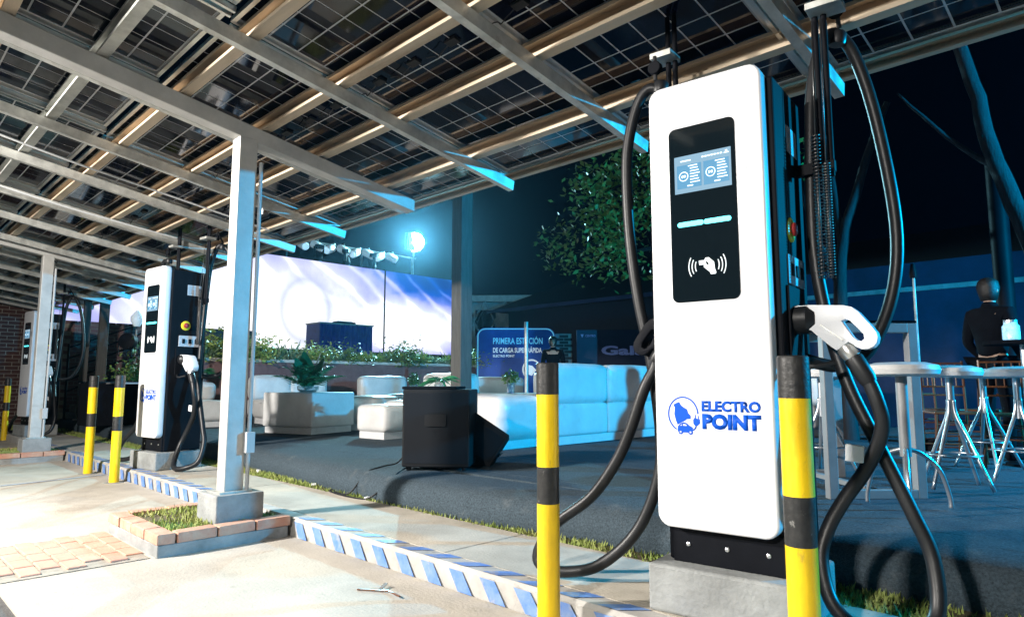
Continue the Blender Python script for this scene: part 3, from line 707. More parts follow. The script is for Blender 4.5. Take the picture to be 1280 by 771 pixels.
# big near sofa on the right: faces +x (its front toward the camera's right)
sofa((-5.55, 6.85), -R90, 2.25, 'long white sofa with tall cyan lit back turned to the camera behind the centre bollard', .95, seatn=2, bh=.93, sh=.47)
cube_table((-5.55, 5.40), R90+.05, .80, .76, .56, 'rounded white ottoman right of the black speaker', .10, 'ottoman', 'ottoman')
cube_table((-6.45, 5.6), R90, 1.1, .65, .58, 'low white table holding a small green plant, behind the black speaker')
sofa((-7.6, 6.05), 0.02, 1.05, 'white armchair with square back just left of the dark post', .9, seatn=1, bh=.84, sh=.46)
cube_table((-7.45, 5.15), .1, .55, .5, .42, 'small white footstool left of the black speaker', .04, 'footstool', 'footstool')
cube_table((-9.15, 4.98), .28, .98, .86, .58, 'large white cube table holding the palm leaf arrangement', .02)
cube_table((-9.05, 5.95), .28, .75, .72, .50, 'white ottoman directly right of the cube table with palms', .09, 'ottoman', 'ottoman')
sofa((-11.6, 6.05), R90, 1.5, 'white sofa behind the cube table with palms', .85, seatn=2, bh=.84, sh=.42)
sofa((-11.3, 7.95), R90, 1.1, 'white single sofa by the hedge wall, behind the palms', .85, seatn=1, bh=.84, sh=.42)
cube_table((-9.9, 7.6), R90, 1.2, .6, .52, 'low white table with a small round plant between ottoman and armchair')
sofa((-11.6, 4.1), R90, 1.1, 'low white sofa just right of the middle charging station', .8, seatn=1, bh=.72, sh=.42)
sofa((-10.9, 10.9), R90, 1.5, 'white sofa far back, just right of the dark post', .85, seatn=1, bh=.84)
sofa((-8.7, 10.6), R90, 1.6, 'white sofa far back behind the small plant in a glass vase', .85, seatn=1, bh=.92)
cube_table((-7.4, 7.6), R90, 1.6, .7, .55, 'low white table with a small plant in a glass vase, right of the dark post')
sofa((-4.3, 9.6), 0.0, 1.7, 'white sofa far back, half hidden by the near charging station', .85, seatn=2, bh=.9)

# ---- small plants
def leaf_strip(b, base, d, L, wd, droop, n=5, roll=None):
    d = Vector(d).normalized(); side = d.cross(V(0, 0, 1))
    if side.length < .05: side = V(1, 0, 0)
    side.normalize(); p = Vector(base); prev = None
    if roll is None: roll = random.uniform(-1.2, 1.2)
    side = Matrix.Rotation(roll, 3, d) @ side
    for i in range(n+1):
        t_ = i/n; ww = wd*math.sin(PI*min(.97, .12+t_*.88))**.8
        q = p+d*(L*t_)+V(0, 0, -droop*L*t_*t_); a, c = q-side*ww/2, q+side*ww/2
        if prev: b.quad(prev[0], prev[1], c, a)
        prev = (a, c)
def palm_table():
    t = thing('palm_arrangement', 'green palm leaves standing in a clear glass bowl on the white cube table', 'plant', (-9.15, 4.95, ST+.58))
    MB().lathe([(.10, 0), (.15, .03), (.16, .09), (.15, .09), (.14, .035), (.09, .01)], n=20).build('bowl', 'glass', t, smooth=True)
    for k in range(7):
        a = -.6+k*.9; b = MB(); leaf_strip(b, (.015*k-.04, 0, .05), (math.cos(a)*.42, math.sin(a)*.45, 1), .42+.12*((k*2) % 3), .24, .08, 7, roll=1.2-.4*(k % 6)); b.build('broad_leaf', 'palm', t, fix=False)
    for k in range(16):
        a = k*.39+.2; b = MB(); d = V(math.cos(a)*.9, math.sin(a)*.9, .75+.7*(k % 3)).normalized(); L = .55+.1*random.random()
        for i in range(14):
            tt = .15+.85*i/13; p = d*(L*tt)+V(0, 0, .05-.35*L*tt*tt); s_ = d.cross(V(0, 0, 1)).normalized()
            for sg in (-1, 1): leaf_strip(b, p, s_*sg+d*.7+V(0, 0, -.15), .20*(1-.55*tt)+.05, .026, .3, 2)
        b.build('frond', 'palm', t, fix=False)
palm_table()
def small_plant(loc, s, label, kind):
    t = thing('vase_plant', label, 'plant', (*loc[:2], loc[2]), 0, 'small plants in glass vases on the lounge tables')
    MB().lathe([(.05*s, 0), (.055*s, .01), (.06*s, .17*s), (.053*s, .17*s), (.047*s, .02)], n=16).build('vase', 'glass', t, smooth=True)
    b = MB()
    for k in range(260 if kind else 60):
        if kind:
            p = V(random.gauss(0, 1), random.gauss(0, 1), random.gauss(0, .8)).normalized()*random.uniform(.5, 1)*.13*s+V(0, 0, .25*s)
            leaf_strip(b, p, (random.uniform(-1, 1), random.uniform(-1, 1), random.uniform(-.2, 1)), .05*s, .025*s, .2, 2)
        else:
            a = random.uniform(0, 6.28); leaf_strip(b, (0, 0, .14*s), (math.cos(a), math.sin(a), random.uniform(.1, .8)), .32*s*random.uniform(.6, 1), .025*s, .5, 4)
    b.build('foliage', 'palm' if not kind else 'leafA', t, fix=False)
    return t
small_plant((-9.9, 7.45, ST+.52), 1.0, 'small round green plant in a clear vase, between palms and armchair', 1)
small_plant((-6.5, 5.30, ST+.58), 1.1, 'spiky green plant in a low glass just left of the dark post', 0)
small_plant((-7.3, 7.35, ST+.55), 1.0, 'round green plant in a tall glass vase right of the dark post', 1)
small_plant((-12.3, 4.6, ST+.74), 1.2, 'tiny spiky plant seen right of the middle charging station', 0)

# ================================================================== SPEAKERS, POST, LOOSE CABLE
t = thing('subwoofer', 'large black boxy loudspeaker with a covered top standing at the stage edge', 'loudspeaker', (-4.50, 3.70, ST), math.radians(40))
MB().bx(-.29, .27, -.25, .25, .03, .66).build('cabinet', 'spk', t, bevel=.012)
MB().bx(-.30, .16, -.24, .26, .66, .685).build('top_cover', 'cloth', t, bevel=.008)
MB().bx(-.27, .25, -.256, -.250, .06, .63).build('grille', 'grille', t)
h_ = MB(); h_.prism(rrect(-.10, .08, .36, .46, .02), (0, -.2562, 0), (1, 0, 0), (0, 0, 1), (0, -1, 0), .012); h_.build('handle_plate', 'spk', t)
for sx in (-.24, .22):
    for sy in (-.2, .2): MB().lathe([(.02, 0), (.025, .03)], (sx, sy, 0), 10).build('foot', 'rubber', t)
t = thing('stage_monitor', 'smaller black wedge loudspeaker leaning tilted beside the big black speaker', 'loudspeaker', (-4.43, 4.08, ST), math.radians(38))
t.scale = (.86, .86, .86)
Rm = Matrix.Rotation(math.radians(33), 3, 'Y')
def rot(b, c): b.v = [Rm @ (p-Vector(c))+Vector(c)+V(0, 0, 0) for p in b.v]; return b
b = MB(); b.prism([(-.20, .0), (.20, .0), (.16, .30), (-.20, .38)], (-.22, 0, .10), (0, 1, 0), (0, 0, 1), (1, 0, 0), .46); rot(b, (0, 0, .25)); b.build('cabinet', 'spk', t, bevel=.012)
b = MB(); b.bx(-.19, .21, -.215, -.205, .14, .42); rot(b, (0, 0, .25)); b.build('grille', 'grille', t)
b = MB(); b.bx(.235, .26, -.10, .10, .22, .26); rot(b, (0, 0, .25)); b.build('handle', 'rubber', t, bevel=.006)
MB().bx(-.18, .12, -.16, .18, 0, .09).build('foot_block', 'rubber', t, bevel=.005)
tag(MB().tube(smooth_path([(-4.78, 3.60, .55), (-4.84, 3.50, .36), (-4.86, 3.36, .33), (-4.88, 3.20, .29), (-4.90, 3.06, .14), (-5.05, 3.02, .128), (-5.22, 3.08, .128), (-5.10, 3.00, .13), (-4.80, 2.98, .128), (-4.60, 3.02, .13), (-4.52, 3.10, .20), (-4.50, 3.25, .32), (-4.60, 3.42, .34)], 6), .0065, 6).build('loose_cable', 'rubber', smooth='all'), 'thin black cable trailing from the big speaker down the carpeted stage edge', 'cable')
PX, PYY = -7.05, 6.12
t = thing('timber_post', 'tall dark square post rising behind the black speaker', 'post', (PX, PYY, ST))
MB().bx(-.105, .105, -.105, .105, 0, 5.2).build('shaft', 'wood', t, bevel=.01)
MB().bx(-.15, .15, -.15, .15, 0, .02).build('base_plate', 'steel', t)

# ================================================================== BAR TABLE, STOOLS, CHAIRS, PEOPLE (right)
def stool(loc, rz, label, kind=0, first=[]):
    if first and kind == first[0][0]: pass
    t = thing('bar_stool', label, 'bar stool', (*loc, ST), rz, 'bar stools with padded white seats')
    H = .80
    pr_ = [(.02, H-.045), (.165, H-.05), (.192, H-.038), (.200, H-.012), (.190, H+.012), (.13, H+.028), (.02, H+.032)]
    MB().lathe(pr_, n=28).build('seat', 'leather', t, smooth=True)
    MB().tube([(0, 0, .30 if kind else .46), (0, 0, H-.035)], .024 if kind == 0 else .030, 14).build('pillar', 'chrome' if kind == 0 else 'frame', t, smooth=True)
    for k in range(4 if kind == 0 else 3):
        a = k*2*PI/(4 if kind == 0 else 3)+.3
        c, s_ = math.cos(a), math.sin(a)
        if kind == 0: pts = smooth_path([(c*.018, s_*.018, .60), (c*.03, s_*.03, .50), (c*.10, s_*.10, .34), (c*.24, s_*.24, .02)], 5)
        else: pts = smooth_path([(c*.02, s_*.02, .34), (c*.10, s_*.10, .31), (c*.19, s_*.19, .22), (c*.235, s_*.235, .08), (c*.24, s_*.24, .015)], 5)
        MB().tube(pts, .0125, 8).build('leg', 'chrome', t, smooth='all')
    if kind == 0: MB().tube([(.155*math.cos(a*PI/14), .155*math.sin(a*PI/14), .235) for a in range(28)], .008, 6, closed=True).build('foot_ring', 'chrome', t, smooth='all')
    else: MB().tube([(0, 0, .12), (0, 0, .34)], .018, 10).build('lower_pillar', 'chrome', t, smooth=True)
    return t
stool((-1.12, 4.30), .5, 'nearest bar stool, with curved low legs, in front of the grey table frame', 1)
s1 = stool((-1.10, 5.35), .9, 'bar stool with straight splayed legs just right of the grey table frame', 0)
SG = 'bar stools with padded white seats'
dup(s1, (-1.95, 5.35, ST), .2, 'bar stool glimpsed between the charging cables, left of the table frame')
dup(s1, (-1.15, 6.75, ST), .1, 'bar stool second from the right edge, near the brown chairs')
dup(s1, (-.82, 6.0, ST), .6, 'bar stool cut off by the right edge of the photo')
t = thing('bar_table', 'tall grey framed bar table with open rectangular ends behind the near stool', 'table', (-1.38, 4.62, ST), math.radians(47))
for yy_ in (0, .95):
    f_ = MB()
    L_ = .62; Hh = 1.09
    f_.bx(-L_/2, -L_/2+.06, yy_-.03, yy_+.03, 0, Hh).bx(L_/2-.06, L_/2, yy_-.03, yy_+.03, 0, Hh).bx(-L_/2+.06, L_/2-.06, yy_-.03, yy_+.03, 0, .055).bx(-L_/2+.06, L_/2-.06, yy_-.03, yy_+.03, Hh-.06, Hh)
    f_.build('end_frame', 'frame', t, bevel=.004)
MB().bx(-.31, .31, -.03, .98, 1.092, 1.108).build('table_top', 'blackglass', t, bevel=.003)
MB().bx(-.02, .02, .03, .92, .03, .06).build('rail', 'frame', t)
def chiavari(loc, rz, label):
    t = thing('chiavari_chair', label, 'chair', (*loc, ST), rz, 'brown bamboo style chairs at the right')
    MB().bx(-.19, .19, -.19, .19, .43, .455).build('seat', 'brown', t, bevel=.008)
    for sx in (-.18, .18):
        MB().tube([(sx*1.08, -.19, 0), (sx, -.18, .43)], .012, 8).build('leg', 'brown', t, smooth=True)
        MB().tube([(sx*1.05, .23, 0), (sx, .19, .45), (sx, .22, .92)], .012, 8).build('leg', 'brown', t, smooth=True)
    for z in (.14, .24, .34):
        for y in (-.185, .20): MB().tube([(-.18, y, z), (.18, y, z)], .007, 6).build('stretcher', 'brown', t, smooth=True)
    for z in (.60, .68, .90): MB().tube([(-.18, .205, z), (.18, .205, z)], .009, 6).build('back_rail', 'brown', t, smooth=True)
    for k in range(5): MB().tube([(-.12+.06*k, .205, .68), (-.12+.06*k, .215, .90)], .006, 6).build('spindle', 'brown', t, smooth=True)
    return t
ch = chiavari((-1.50, 7.3), .5, 'brown bamboo style chair standing left of the dark seated person')
for i, (x, y, r, l) in enumerate(((-1.05, 7.15, .2, 'brown bamboo style chair directly below the glowing jar'), (-1.35, 8.1, -.3, 'brown bamboo style chair behind the seated person, farthest back'), (-1.75, 7.9, 1.0, 'brown bamboo style chair farthest left, seen through the table frame'))):
    dup(ch, (x, y, ST), r, l)
# glass jar lantern on a tall cocktail table
t = thing('cocktail_table', 'dark tall cocktail table behind the stools at the right edge', 'table', (-.93, 7.35, ST))
MB().lathe([(.30, 1.05), (.30, 1.08)], n=24).build('table_top', 'cloth', t); MB().lathe([(.03, .03), (.03, 1.05)], n=12).build('pillar', 'chrome', t); MB().lathe([(.2, 0), (.2, .02), (.05, .03)], n=20).build('foot', 'black', t)
t = thing('jar_lantern', 'small glowing glass jar lantern on the tall table beside the dark person', 'lantern', (-.99, 7.02, ST+1.08))
t.location = (-.985, 7.15, ST+1.08)
MB().lathe([(.055, .0), (.065, .01), (.065, .12), (.05, .14), (.05, .155)], n=16).build('jar', 'jar', t, smooth=True); MB().lathe([(.052, .155), (.052, .175)], n=16).build('lid', 'chrome', t)

def person(label, loc, rz, mats, pose, scale=1.0, group=None):
    t = thing('person', label, 'person', (*loc, ST), rz, group)
    J, E = pose
    def skin(name, keys, edges, m, rad, sub=2, root=0):
        me = D.meshes.new(name); idx = {k: i for i, k in enumerate(keys)}
        me.from_pydata([tuple(Vector(J[k])*scale) for k in keys], [(idx[a], idx[b]) for a, b in edges], [])
        o = obj(name, me, t); mo = o.modifiers.new('s', 'SKIN'); o.modifiers.new('u', 'SUBSURF').levels = sub
        for i, k in enumerate(keys):
            sv = me.skin_vertices[0].data[i]; r = rad[k]; sv.radius = (r[0]*scale, r[1]*scale) if isinstance(r, tuple) else (r*scale, r*scale); sv.use_root = i == root
        o.modifiers['u'].render_levels = sub
        dg = bpy.context.evaluated_depsgraph_get(); bpy.context.view_layer.update()
        m2 = D.meshes.new_from_object(o.evaluated_get(bpy.context.evaluated_depsgraph_get())); o.modifiers.clear(); o.data = m2
        for p in m2.polygons: p.use_smooth = True
        m2.materials.clear(); m2.materials.append(M[m]); return o
    rad = dict(pel=(.15, .11), wa=(.13, .10), ch=(.17, .11), nk0=(.07, .06), nk=(.062, .062), hd=(.075, .09), ht=(.06, .075), sl=.062, sr=.062, el=.042, er=.042, wl=.027, wr=.027, hl=(.035, .018), hr=(.035, .018), kl=.06, kr=.06, al=.04, ar=.04, tl=.035, tr=.035, gl=.09, gr=.09)
    keys = ['pel', 'wa', 'ch', 'nk0', 'nk', 'hd', 'ht', 'sl', 'el', 'wl', 'hl', 'sr', 'er', 'wr', 'hr', 'gl', 'kl', 'al', 'tl', 'gr', 'kr', 'ar', 'tr']
    ed = [('pel', 'wa'), ('wa', 'ch'), ('ch', 'nk0'), ('nk0', 'nk'), ('nk', 'hd'), ('hd', 'ht'), ('ch', 'sl'), ('sl', 'el'), ('el', 'wl'), ('wl', 'hl'), ('ch', 'sr'), ('sr', 'er'), ('er', 'wr'), ('wr', 'hr'), ('pel', 'gl'), ('gl', 'kl'), ('kl', 'al'), ('al', 'tl'), ('pel', 'gr'), ('gr', 'kr'), ('kr', 'ar'), ('ar', 'tr')]
    skin('body', keys, ed, 'skin', {k: ((tuple(x*.8 for x in v) if isinstance(v, tuple) else v*.8) if k not in ('hd','ht','hl','hr') else tuple(x*.95 for x in v)) for k, v in rad.items()})
    tk = ['pel', 'wa', 'ch', 'nk0', 'nk', 'sl', 'el', 'wl', 'sr', 'er', 'wr']; te = [e for e in ed if e[0] in tk and e[1] in tk]
    skin('jacket', tk, te, mats[0], {k: (tuple(x*1.1 for x in v) if isinstance(v, tuple) else v*1.2) for k, v in rad.items()})
    pk = ['pel', 'gl', 'kl', 'al', 'gr', 'kr', 'ar']; pe = [e for e in ed if e[0] in pk and e[1] in pk]
    skin('trousers', pk, pe, mats[1], {k: (tuple(x*1.1 for x in v) if isinstance(v, tuple) else v*1.12) for k, v in rad.items()})
    # fingers
    for s_, hk, wk in ((-1, 'hl', 'wl'), (1, 'hr', 'wr')):
        h = Vector(J[hk]); d = (h-Vector(J[wk])).normalized(); sd = d.cross(V(0, 1, 0)).normalized(); b = MB()
        for k in range(4):
            o_ = h+sd*(.018*(k-1.5)); b.tube([(o_)*scale, (o_+d*.04)*scale, (o_+d*.07+V(0, -.02, 0))*scale], [.009*scale, .008*scale, .006*scale], 6)
        b.tube([(h-d*.03+sd*.03)*scale, (h+sd*.055+d*.01)*scale, (h+sd*.06+d*.04)*scale], [.01*scale, .009*scale, .007*scale], 6)
        b.build('fingers', 'skin', t, smooth='all')
    hd = Vector(J['hd']); f = V(0, -1, 0)
    b = MB(); c = hd+V(0, .018, .035)
    prof = [(.02, -.13), (.068, -.125), (.085, -.06), (.097, .0), (.086, .06), (.055, .092), (.01, .105)]
    b.lathe([(r*scale, z*scale) for r, z in prof], c*scale, 18); b.v = [V(p.x, max(p.y, (hd.y-.045)*scale) if p.z < (hd.z+.07)*scale else p.y, p.z) for p in b.v]
    b.build('hair', 'hair', t, smooth='all')
    b = MB(); b.lathe([(.012*scale, -.02*scale), (.014*scale, .0), (.005*scale, .03*scale)], (hd+V(0, -.085, -.005))*scale, 8); b.build('nose', 'skin', t, smooth='all')
    b = MB()
    for sx in (-.032, .032): b.lathe([(.009*scale, 0), (.009*scale, .006*scale)], (hd+V(sx, -.078, .02))*scale, 8, axis=(0, -1, 0))
    b.build('eyes', 'hair', t)
    b = MB()
    for sx in (-.08, .08): b.lathe([(.01*scale, -.02*scale), (.014*scale, 0), (.01*scale, .03*scale)], (hd+V(sx, .01, 0))*scale, 8)
    b.build('ears', 'skin', t, smooth='all')
    MB().box((hd+V(0, -.079, -.045))*scale, (.04*scale, .006*scale, .008*scale)).build('mouth', 'red', t)
    for k in ('t', ):
        for sgn, a_, tt in ((-1, 'al', 'tl'), (1, 'ar', 'tr')):
            A, T = Vector(J[a_]), Vector(J[tt]); b = MB(); b.tube([(A+V(0, .03, -.03))*scale, ((A+T)/2+V(0, 0, -.01))*scale, (T+V(0, -.02, 0))*scale], [.045*scale, .045*scale, .032*scale], 8); b.build('shoe', 'cloth', t, smooth='all')
    return t
stand = dict(pel=(0, 0, .95), wa=(0, 0, 1.1), ch=(0, 0, 1.36), nk0=(0, 0, 1.46), nk=(0, -.01, 1.53), hd=(0, -.02, 1.62), ht=(0, -.01, 1.69), sl=(-.19, 0, 1.40), el=(-.24, .03, 1.12), wl=(-.22, -.12, .92), hl=(-.20, -.18, .86), sr=(.19, 0, 1.40), er=(.24, .03, 1.12), wr=(.20, -.14, .95), hr=(.17, -.2, .91), gl=(-.09, 0, .90), kl=(-.11, -.02, .50), al=(-.11, .02, .08), tl=(-.12, -.13, .04), gr=(.09, 0, .90), kr=(.11, -.02, .50), ar=(.11, .02, .08), tr=(.13, -.13, .04))
person('person in black standing with back turned by the bar stools at the right', (-1.22, 7.75), math.radians(150), ('cloth', 'cloth'), (stand, 0), .98)
person('distant person in dark clothes facing the camera in front of the dark banner', (-10.15, 11.6), math.radians(38), ('cloth', 'cloth'), (stand, 0), 1.02)

# ================================================================== BACKGROUND: terrace, hedge wall, screen, booth, lights
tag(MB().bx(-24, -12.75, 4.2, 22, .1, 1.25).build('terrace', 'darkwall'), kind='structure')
t = thing('planter_wall', 'low mauve rendered wall with pale coping under the hedge plants', 'wall', (-12.6, 9, 0))
MB().bx(-.14, .0, -5.0, 4.6, .3, 1.44).build('wall_face', 'mauve', t)
MB().bx(-.45, .03, -5.02, 4.62, 1.44, 1.50).build('coping', 'coping', t, bevel=.006)
def bush(s, seed, m, kind):
    random.seed(seed); b = MB()
    for k in range(190 if kind else 800):
        if kind:    # strap leaved clump
            a = random.uniform(0, 6.28); r = random.uniform(0, .14)*s
            leaf_strip(b, (math.cos(a)*r, math.sin(a)*r, 0), (math.cos(a)*random.uniform(.2, 1.1), math.sin(a)*random.uniform(.2, 1.1), 1), random.uniform(.28, .55)*s, .034*s, random.uniform(.1, .8), 4)
        else:
            p = V(random.gauss(0, .17), random.gauss(0, .22), abs(random.gauss(.17, .14))-.05)*s
            leaf_strip(b, p, (random.uniform(-1, 1), random.uniform(-1, 1), random.uniform(-.1, 1)), random.uniform(.06, .12)*s, .035*s, .3, 2)
    return b.mesh('hedge_plant', m, fix=False)
bm_ = [bush(1.15, 1, 'leafB', 1), bush(1.2, 2, 'leafA', 0), bush(1.0, 3, 'leafC', 1), bush(1.3, 4, 'leafB', 0)]
nm = ['pale strap leaved plant on the planter wall', 'rounded green bush on the planter wall', 'blue green spiky plant on the planter wall', 'loose pale bush on the planter wall']
random.seed(11); k = 0; y = 4.2
ORD = 'first second third fourth fifth sixth seventh eighth ninth tenth eleventh twelfth thirteenth fourteenth fifteenth sixteenth seventeenth eighteenth nineteenth twentieth twenty-first twenty-second twenty-third twenty-fourth twenty-fifth twenty-sixth twenty-seventh twenty-eighth twenty-ninth thirtieth'.split()
while y < 13.4:
    kk = (k*3+random.randint(0, 1)) % 4; o = obj('hedge_plant', bm_[kk], None, (-12.82+random.uniform(-.05, .05), y, 1.46)); o.rotation_euler = (0, 0, random.uniform(0, 6)); s = random.uniform(.7, 1.05); o.scale = (s, s, s*random.uniform(.85, 1.2))
    tag(o, nm[kk]+', '+ORD[k]+' from the left', 'plant', 'hedge plants along the planter wall'); y += .33; k += 1
# LED wall
def led_material():
    m = D.materials.new('led_wall_picture'); m.use_nodes = True; n, l = m.node_tree.nodes, m.node_tree.links; b = n['Principled BSDF']
    tc = n.new('ShaderNodeTexCoord'); sp = n.new('ShaderNodeSeparateXYZ'); l.new(tc.outputs['Object'], sp.inputs[0])
    def math_(op, a, c=None, clamp=False):
        q = n.new('ShaderNodeMath'); q.operation = op; q.use_clamp = clamp
        for i, v in enumerate((a, c)):
            if v is None: continue
            if isinstance(v, (int, float)): q.inputs[i].default_value = v
            else: l.new(v, q.inputs[i])
        return q.outputs[0]
    y, z = sp.outputs['Y'], sp.outputs['Z']
    nt = n.new('ShaderNodeTexNoise'); nt.inputs['Scale'].default_value = .8; nt.inputs['Detail'].default_value = 5; l.new(tc.outputs['Object'], nt.inputs['Vector'])
    nz = math_('SUBTRACT', nt.outputs['Fac'], .5)
    # glow core distance, squeezed; y measured 7.6 .. 15.5
    def dist(cy_, cz_, ay, az):
        a = math_('DIVIDE', math_('SUBTRACT', y, cy_), ay); c = math_('DIVIDE', math_('SUBTRACT', z, cz_), az)
        return math_('SQRT', math_('ADD', math_('MULTIPLY', a, a), math_('MULTIPLY', c, c)))
    d1 = dist(7.9, 2.6, 3.4, 1.7); d2 = dist(12.2, 2.75, 2.5, .75)
    dd = math_('MINIMUM', d1, d2); dd = math_('ADD', dd, math_('MULTIPLY', nz, .75))
    # feathery rays
    wv = n.new('ShaderNodeTexWave'); wv.inputs['Scale'].default_value = .55; wv.inputs['Distortion'].default_value = 3; wv.inputs['Detail'].default_value = 2
    mp = n.new('ShaderNodeMapping'); mp.inputs['Rotation'].default_value = (math.radians(35), 0, 0); mp.inputs['Location'].default_value = (0, 3, 1); l.new(tc.outputs['Object'], mp.inputs['Vector']); l.new(mp.outputs[0], wv.inputs['Vector']); wv.bands_direction = 'Z'
    rays = math_('MULTIPLY', math_('POWER', wv.outputs['Fac'], 5), -.26); dd = math_('ADD', dd, rays)
    r = n.new('ShaderNodeValToRGB'); cr = r.color_ramp
    cr.elements[0].position = .0; cr.elements[0].color = (1, 1, 1, 1)
    cr.elements[1].position = 1; cr.elements[1].color = (.0, .012, .14, 1)
    for p_, c_ in ((.34, (.86, .88, 1)), (.46, (.52, .53, .80)), (.58, (.34, .35, .68)), (.66, (.10, .16, .56)), (.76, (.0, .05, .36))):
        e = cr.elements.new(p_); e.color = (*c_, 1)
    mr = n.new('ShaderNodeMapRange'); mr.inputs['From Max'].default_value = 2.1; l.new(dd, mr.inputs['Value']); l.new(mr.outputs[0], r.inputs[0])
    # faint ring
    dr = dist(9.05, 3.05, .62, .75); ring = math_('SUBTRACT', 1, math_('MULTIPLY', math_('ABSOLUTE', math_('SUBTRACT', dr, 1.15)), 2.2), True)
    mx = n.new('ShaderNodeMix'); mx.data_type = 'RGBA'; l.new(math_('MULTIPLY', ring, .5), mx.inputs[0]); l.new(r.outputs[0], mx.inputs[6]); mx.inputs[7].default_value = (.12, .15, .30, 1)
    b.inputs['Base Color'].default_value = (.01, .01, .01, 1); l.new(mx.outputs[2], b.inputs['Emission Color']); b.inputs['Emission Strength'].default_value = 1.55
    return m
LEDM = led_material()
t = thing('led_screen', 'huge glowing white and blue video wall behind the stage plants', 'screen', (-17, 0, 0))
for (y0, y1) in ((3.2, 11.62), (11.66, 15.0)):
    MB().bx(-.12, 0, y0, y1, 1.95, 4.47).build('cabinet_frame', 'black', t)
    p = MB().bx(.002, .012, y0+.01, y1-.01, 1.96, 4.46).build('picture', LEDM, t)
MB().bx(-.1, .02, 11.62, 11.66, 1.9, 4.5).build('seam_post', 'black', t)
for yy_ in (4.5, 8, 12, 14.6): MB().bx(-.3, -.14, yy_-.05, yy_+.05, 1.25, 4.4).build('support', 'steel', t)
# DJ booth
t = thing('dj_booth', 'dark blue pleated cloth covered booth in front of the video wall', 'booth', (-15.5, 9.25, 1.25), 0)
b = MB(); n_ = 60; pts = []
for i in range(n_+1): pts.append((.35+.025*math.sin(i*1.25), -.78+1.56*i/n_))
for i in range(n_):
    (x0, y0), (x1, y1) = pts[i], pts[i+1]; b.quad((x0, y0, 0), (x1, y1, 0), (x1-.03, y1, 1.28), (x0-.03, y0, 1.28))
b.quad((-.35, -.78, 0), (.35, -.78, 0), (.32, -.78, 1.28), (-.35, -.78, 1.28)); b.quad((-.35, .78, 0), (.35, .78, 0), (.32, .78, 1.28), (-.35, .78, 1.28))
b.build('skirt', 'bluecloth', t, fix=False)
MB().bx(-.37, .36, -.80, .80, 1.28, 1.315).build('top', 'whitep', t)
t = thing('mixer', 'small dark mixer lying on top of the booth', 'mixer', (-15.4, 9.3, 2.565)); MB().bx(-.12, .12, -.28, .28, 0, .06).build('case', 'black', t, bevel=.01); MB().bx(-.1, .1, -.25, .2, .06, .075).build('control_plate', 'steel', t)
# light bar with par cans, on a stand
t = thing('light_bar_truss', 'horizontal bar on thin stands carrying the row of stage lamps', 'truss', (-17.35, 10.6, 0))
MB().tube([(0, -2.1, 5.07), (0, 2.45, 5.07)], .03, 8).build('bar', 'steel', t)
for y in (-2.0, .42, 2.3): MB().tube([(0, y, 1.25), (0, y, 5.05)], .025, 8).build('stand', 'steel', t)
pc = None
for i in range(8):
    y = 9.05+i*.43
    if pc is None:
        pc = thing('par_lamp', '', 'stage lamp', (-17.3, y, 5.0), 0, 'row of stage lamps on the bar')
        MB().lathe([(.10, 0), (.115, .02), (.115, .30), (.07, .36)], (.16, 0, -.14), 16, axis=(-1, 0, .45)).build('can', 'lampwhite', pc, smooth=True)
        MB().lathe([(.098, 0), (.098, .01)], (.175, 0, -.147), 16, axis=(1, 0, -.45)).build('lens', 'lens', pc)
        MB().tube([(.02, -.17, -.06), (0, -.17, .08), (0, .17, .08), (.02, .17, -.06)], .012, 6).build('yoke', 'steel', pc)
        o = pc
    else: o = dup(pc, (-17.3, y, 5.0+(.04 if i % 2 else 0)), (1.25 if i % 2 else -1.15))
    o['label'] = ['first', 'second', 'third', 'fourth', 'fifth', 'sixth', 'seventh', 'eighth'][i]+' white stage lamp from the left in the row above the video wall'
for i, y in enumerate((9.5, 10.4, 11.3)):
    if i == 0:
        mh = thing('moving_head', '', 'stage lamp', (-17.2, y, 4.98), 0, 'moving head lamps hanging under the bar')
        MB().bx(-.1, .1, -.12, .12, -.12, 0).build('base', 'black', mh, bevel=.01)
        for sy in (-.15, .12): MB().bx(-.05, .05, sy, sy+.03, -.38, -.05).build('yoke_arm', 'black', mh, bevel=.005)
        MB().lathe([(.07, -.12), (.11, -.05), (.10, .12), (.06, .16)], (0, 0, -.33), 14, axis=(.4, 0, -1)).build('head', 'black', mh, smooth=True)
        MB().lathe([(.055, 0), (.055, .01)], (.06, 0, -.49), 12, axis=(.4, 0, -1)).build('lens', 'ui2', mh); o = mh
    else: o = dup(mh, (-17.2, y, 4.98), i*.7)
    o['label'] = ('black moving head lamp hanging from the bar, leftmost of three', 'black moving head lamp hanging from the bar, middle of three', 'black moving head lamp hanging from the bar, rightmost of three')[i]
t = thing('flood_light', 'dazzling white flood lamp on a thin pole above the right end of the video wall', 'flood lamp', (FL[0], FL[1], 0))
MB().tube([(0, 0, 1.25), (0, 0, FL[2]-.12)], .022, 8).build('pole', 'steel', t)
MB().bx(-.08, .05, -.28, .28, FL[2]-.28, FL[2]+.28).build('housing', 'black', t, bevel=.01)
MB().lathe([(.30, 0), (.30, .02)], (.052, 0, FL[2]), 24, axis=(1, -.72, -.22)).build('lens', 'flood', t)  # disc made oversized so the lamp's glare is built into the lens
